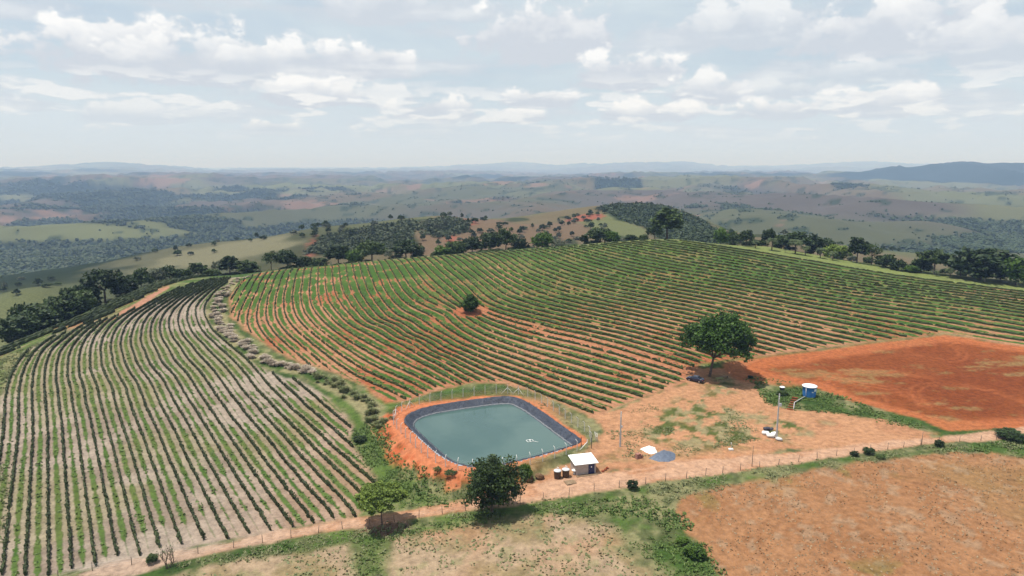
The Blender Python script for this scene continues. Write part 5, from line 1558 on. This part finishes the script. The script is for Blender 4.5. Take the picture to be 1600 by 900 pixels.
MB().tube([(0, 0, -.2), (-.35, .1, 1.9)], .07, 6).build('post', 'concrete', r); MB().tube([(.25, 0, -.2), (.05, .1, 1.7)], .07, 6).build('post', 'concrete', r); MB().tube([(.22, 0, .9), (-.18, .06, 1.0)], .045, 6).build('tie', 'concrete', r)
tag(r, 'pair of leaning white concrete posts right of the pond gate', 'posts')
# frame afloat on the pond
x, y = at_z(828, 689, WATER_Z); r = empty('floating_frame', (float(x), float(y), WATER_Z + .03), .35, (.72, .72, .72))
for a, b in (((-.9, -.7), (.9, -.7)), ((.9, -.7), (.9, .7)), ((.9, .7), (-.9, .7)), ((-.9, .7), (-.9, -.7)), ((0, -.7), (0, .7))):
    MB().tube([(a[0], a[1], .03), (b[0], b[1], .03)], .07, 8).build('float_pipe', 'white_paint', r)
MB().tube([(.8, -.6, .03), (1.9, -1.6, .0)], .06, 8).build('suction_pipe', 'white_paint', r)
MB().lathe([(.25, -.05), (.25, .3), (.15, .36)], n=14).build('pump', 'white_paint', r)
tag(r, 'white pipe frame floating on the pond water', 'floating frame')

# ------------------------------------------------------------------ poles
def power_pole(px, py, top, label, box=True):
    p = ground_pt(px, py); h = top_z(p.x, p.y, top) - p.z; r = empty('power_pole', tuple(p))
    MB().box((0, 0, h / 2 - .2), (.34, .26, h + .4), taper=.55).build('pole', 'concrete_grey', r)
    for s in (0, 1, 2): MB().lathe([(.05, 0), (.08, .05), (.05, .09), (.08, .14), (.03, .2)], (0, -.16, h - .4 - .35 * s), 8).build('insulator', 'white_paint', r)
    if box:
        MB().box((.28, -.12, h * .76), (.42, .36, .62)).build('transformer', 'grey_lid', r)
    else:
        MB().box((.2, -.12, h * .58), (.26, .2, .36)).build('meter_box', 'grey_lid', r)
    tag(r, label, 'power pole')
power_pole(969, 698, 643, 'grey concrete power pole beside the right pond fence', False)
power_pole(1213, 686, 615, 'tall grey concrete power pole with a box, beside the pile of bags')
for px, py, top, lab in ((1175, 729, 697, 'thin dark pole on the verge at the bend of the road'), (1440, 695, 675, 'thin dark pole on the verge far right along the road')):
    p = ground_pt(px, py); h = top_z(p.x, p.y, top) - p.z; o = MB().tube([(0, 0, -.2), (0, .02, h * .5), (.03, 0, h)], [.06, .05, .04], 6).build('thin_pole', 'old_wood', None, tuple(p)); tag(o, lab, 'pole')
p = ground_pt(1142, 703); r = empty('standpipe', tuple(p)); MB().box((0, 0, .1), (.9, .7, .3)).build('base', 'concrete', r); MB().tube([(0, 0, .2), (0, 0, 1.5), (.0, -.25, 1.6)], .05, 8).build('pipe', 'white_paint', r); MB().box((0, -.05, 1.35), (.16, .14, .3)).build('tap', 'white_paint', r); tag(r, 'white standpipe on a small pale base in the yard', 'standpipe')

# ------------------------------------------------------------------ heaps in the yard
def heap(name, outline, peak, high, mat, label, cat, seed, sag=.15, rings=7):
    """sheet or heap draped over an uneven pile with the given outline"""
    P = G(outline); P = even(P, .35); n = len(P); c = np.array(px2g(*peak)); rg = np.random.default_rng(seed)
    V = []; F = []
    for i in range(rings + 1):
        t = i / rings; Q = P + (c - P) * t
        fold = .07 * np.sin(np.arange(n) * .9 + i * .6) * (1 - t) + rg.normal(0, .03, n)
        Q = Q + (P - c) / np.hypot(*(P - c).T)[:, None] * (fold * (1 - t))[:, None]
        zz = height(Q[:, 0], Q[:, 1]) + high * (t ** .9) * (1 - sag * np.sin(math.pi * t)) + rg.normal(0, .03, n) * (t < .99) + (.02 if i else -.05)
        V.append(np.column_stack([Q, zz]))
    V = np.concatenate(V)
    for i in range(rings):
        for k in range(n): F.append((i * n + k, i * n + (k + 1) % n, (i + 1) * n + (k + 1) % n, (i + 1) * n + k))
    o0 = np.array([c[0], c[1], V[-1, 2] - high]); o = link(name, mesh_np(name, V - o0, np.array(F), True), MAT[mat], None, tuple(o0)); tag(o, label, cat); return o
heap('tarpaulin', [(1013, 717), (1026, 708), (1038, 703), (1050, 706), (1057, 710), (1055, 719), (1045, 722), (1030, 722)], (1034, 711), .95, 'tarp', 'blue grey tarpaulin stretched over a pile beside the road', 'tarpaulin', 1)
heap('white_sheet', [(1000, 702), (1006, 699), (1015, 698), (1024, 699), (1026, 704), (1027, 708), (1018, 710), (1009, 707)], (1014, 702), .75, 'white_sheet', 'white sheet over a low pile next to the blue grey tarpaulin', 'sheet', 2)
p = ground_pt(998, 716); r = empty('block_stack', tuple(p), .5)
for k in range(3):
    for j in range(3):
        if k == 2 and j == 2: continue
        MB().box((-.45 + j * .46 + .05 * k, .04 * k, .17 + k * .32), (.43, .7, .29), .06 * (j - 1)).build('block', 'pink_block', r)
tag(r, 'small stack of pinkish blocks left of the white sheet', 'block stack')
def bag(px, py, size, mat, seed, label, lift=0.0, rz=0.0):
    p = ground_pt(px, py); rg = np.random.default_rng(seed); V = []; F = []; nu, nv = 12, 8
    for j in range(nv + 1):
        th = math.pi * j / nv
        for i in range(nu):
            ph = 2 * math.pi * i / nu; k = 1 + rg.normal(0, .03)
            f = lambda v: math.copysign(abs(v) ** .6, v)
            V.append((size[0] / 2 * f(math.cos(ph)) * math.sin(th) ** .6 * k, size[1] / 2 * f(math.sin(ph)) * math.sin(th) ** .6 * k, size[2] / 2 * (1 + f(math.cos(th)) * (1 + .12 * math.cos(2 * ph)))))
    for j in range(nv):
        for i in range(nu): F.append((j * nu + i, (j + 1) * nu + i, (j + 1) * nu + (i + 1) % nu, j * nu + (i + 1) % nu))
    o = link('sack', mesh_np('sack', np.array(V), np.array(F), True), MAT[mat], None, (p.x, p.y, p.z + lift)); o.rotation_euler = (0, 0, rz); tag(o, label, 'sack', 'sacks by the power pole')
bag(1196, 679, (1.5, 1.0, .75), 'white_sheet', 1, 'leftmost white sack in the pile at the power pole', 0, -.3)
bag(1204, 683, (1.7, 1.1, .8), 'white_sheet', 2, 'large front white sack in the pile at the power pole', 0, -.2)
bag(1209, 680, (1.2, .9, .7), 'white_sheet', 3, 'white sack of the pile closest to the power pole', 0, .4)
bag(1198, 673, (1.5, 1.0, .7), 'dark_bag', 4, 'dark sack at the back of the pile at the power pole', .1, .2)
bag(1205, 677, (.9, .7, .5), 'dark_bag', 5, 'small dark sack on top of the white sacks at the power pole', .72, .8)
rock(1217, 688, (1.6, 1.2, 1.0), 33, 'grey rubble lump at the foot of the tall power pole', 'concrete_grey', 'rubble', 'rubble')

# ------------------------------------------------------------------ tanks above the yard
p = ground_pt(1264, 619); r = empty('blue_tank', tuple(p)); px_m = FPX / (p.y * CP - (p.z - CAM_H) * SP); rt = 21.5 / px_m / 2; ht = top_z(p.x, p.y, 603) - p.z
MB().lathe([(rt * .86, -.1), (rt * .88, .2), (rt * .93, ht * .5), (rt * .98, ht * .92), (rt, ht * .93), (rt, ht)], n=36).build('body', 'blue_tank', r)
MB().lathe([(rt * 1.04, ht * .98), (rt * 1.04, ht + .08), (rt * .8, ht + .22), (rt * .35, ht + .34), (rt * .3, ht + .42), (.05, ht + .43)], n=36).build('lid', 'white_roof', r)
m = MB()
for (a0, a1, z0, z1) in ((-1.25, -.75, .62, .86), (-1.62, -1.38, .50, .60), (-1.36, -1.30, .52, .58)):   # pale lettering panel and mark on the wall
    n = 6
    V = []
    for k in range(n + 1):
        a = a0 + (a1 - a0) * k / n
        for zf in (z0, z1):
            rr = rt * (.93 + .05 * (zf - .5) / .42) + .012
            V.append((rr * math.cos(a), rr * math.sin(a), zf * ht))
    m.add(V, [(2 * k, 2 * k + 2, 2 * k + 3, 2 * k + 1) for k in range(n)])
m.build('marking', 'white_paint', r)
MB().tube([(-rt * .72, -rt * .62, .1), (-rt * .8, -rt * .68, ht * .9)], .05, 6).build('fill_pipe', 'white_paint', r)
tag(r, 'large round blue water tank with white lid beside the red plot', 'water tank')
p = ground_pt(1222, 611); r = empty('small_tank', tuple(p)); MB().lathe([(.5, -.1), (.55, .4), (.6, .95), (.6, 1.0)], n=20).build('body', 'black_plastic', r); MB().lathe([(.66, .98), (.66, 1.06), (.4, 1.18), (.1, 1.22)], n=20).build('lid', 'white_roof', r); tag(r, 'small black tank with white lid in the weeds left of the blue tank', 'water tank')
a, b, c = ground_pt(1257, 622), ground_pt(1241, 632), ground_pt(1240, 640)
o = MB().tube([(0, 0, .4), tuple(b - a + Vector((0, 0, .5))), tuple(c - a + Vector((0, 0, .2)))], .09, 8).build('outlet_pipe', 'concrete_grey', None, tuple(a)); tag(o, 'grey pipe running down the bank from the blue tank', 'pipe')
a, b = ground_pt(1234, 640), ground_pt(1243, 622); r = empty('brick_steps', tuple(a)); d = b - a; rz = math.atan2(d.y, d.x)
for i in range(6):
    q = d * (i / 5.5); MB().box((q.x, q.y, q.z + .08 + .05 * i), (.42, 1.3, .22), rz).build('step', 'terracotta', r)
tag(r, 'orange brick steps climbing the weedy bank to the blue tank', 'steps')

# ------------------------------------------------------------------ car under the tree
def build_car():
    a, b = ground_pt(1074, 592.5), ground_pt(1099, 599); d = b - a; rz = math.atan2(d.y, d.x); c = (a + b) / 2
    r = empty('parked_car', (c.x, c.y, hgt(c.x, c.y)), rz)
    L = 4.3; prof = [(-2.15, .32), (-2.15, .72), (-2.05, .86), (-1.2, .95), (-.55, 1.42), (.75, 1.47), (1.55, 1.02), (2.05, .95), (2.15, .75), (2.15, .32)]
    V = []; n = len(prof)
    for s in (-1, 1):
        for x, z in prof:
            V.append((x, s * (.85 if z < 1.1 else .66), z))
    F = [(i, i + 1, n + i + 1, n + i) for i in range(n - 1)] + [tuple(reversed(range(n))), tuple(range(n, 2 * n)), (n - 1, 0, n, 2 * n - 1)]
    body = MB().add(V, F).build('body', 'car_paint', r)
    bv = body.modifiers.new('bevel', 'BEVEL'); bv.width = .09; bv.segments = 2
    def pane(pts): MB().add(pts, [(0, 1, 2, 3)]).build('window', 'car_glass', r)
    pane([(-1.13, -.60, 1.03), (-1.13, .60, 1.03), (-.62, .58, 1.40), (-.62, -.58, 1.40)]); pane([(1.50, -.60, 1.09), (.83, -.58, 1.45), (.83, .58, 1.45), (1.50, .60, 1.09)])
    for s in (-1, 1):
        pane([(-.95, s * .815, 1.02), (.05, s * .815, 1.02), (.05, s * .69, 1.38), (-.55, s * .69, 1.38)]); pane([(.12, s * .815, 1.02), (1.25, s * .80, 1.05), (.78, s * .69, 1.40), (.12, s * .69, 1.38)])
        for x in (-1.3, 1.32):
            w = MB().tube([(x, s * .88, .32), (x, s * .68, .32)], .32, 16).build('wheel', 'rubber', r)
            MB().tube([(x, s * .895, .32), (x, s * .86, .32)], .19, 12).build('rim', 'rim_metal', w)
        MB().box((-2.16, s * .62, .74), (.06, .32, .14)).build('headlight', 'grey_lid', r); MB().box((2.16, s * .66, .82), (.06, .26, .16)).build('tail_light', 'red_lamp', r)
        MB().box((-.85, s * .93, 1.05), (.18, .14, .12)).build('mirror', 'car_paint', r)
    tag(r, 'dark blue car parked in the shade of the big spreading tree', 'car')
build_car()
p = ground_pt(1124, 595); r = empty('garden_table', tuple(p), .3)
for i in range(5): MB().box((0, -.42 + .21 * i, .74), (1.9, .19, .05)).build('top_plank', 'yellow_paint', r)
for sx in (-.8, .8):
    for sy in (-.35, .35): MB().box((sx, sy, .35), (.09, .09, .75)).build('leg', 'yellow_paint', r)
tag(r, 'pale yellow plank table in the shade right of the parked car', 'table')
p = ground_pt(1131, 590.5); r = empty('garden_bench', tuple(p), .3)
MB().box((0, 0, .45), (2.6, .35, .06)).build('seat', 'pale_wood', r)
for sx in (-1.0, 1.0): MB().box((sx, 0, .2), (.1, .3, .45)).build('leg', 'old_wood', r)
tag(r, 'long low bench behind the pale yellow table under the big tree', 'bench')

# ------------------------------------------------------------------ haze
def build_haze():
    t = NT((lambda m: (setattr(m, 'use_nodes', True), m.node_tree)[1])(bpy.data.materials.new('haze')))
    m = bpy.data.materials['haze']; t.n.clear()
    out = t.new('ShaderNodeOutputMaterial'); v = t.new('ShaderNodeVolumePrincipled')
    v.inputs['Color'].default_value = HAZE_COL
    v.inputs['Absorption Color'].default_value = (.84, .84, 1, 1)      # almost nothing is absorbed: blue light is scattered more than red
    v.inputs['Density'].default_value = HAZE_D
    v.inputs['Anisotropy'].default_value = 0.0
    t.link(v.outputs[0], out.inputs['Volume'])
    X, Y0, Y1, Z0, Z1 = 68000, -400, 71000, -700, 420
    V = [(x, y, z) for z in (Z0, Z1) for y in (Y0, Y1) for x in (-X, X)]
    F = [(0, 2, 3, 1), (4, 5, 7, 6), (0, 1, 5, 4), (2, 6, 7, 3), (0, 4, 6, 2), (1, 3, 7, 5)]
    o = link('haze', mesh_np('haze', np.array(V), np.array(F)), m)
    tag(o, 'pale blue air haze over the far hills', None, None, 'stuff')
HAZE_COL = (.42, .62, 1.0, 1.0)
HAZE_D = 0.00012
build_haze()
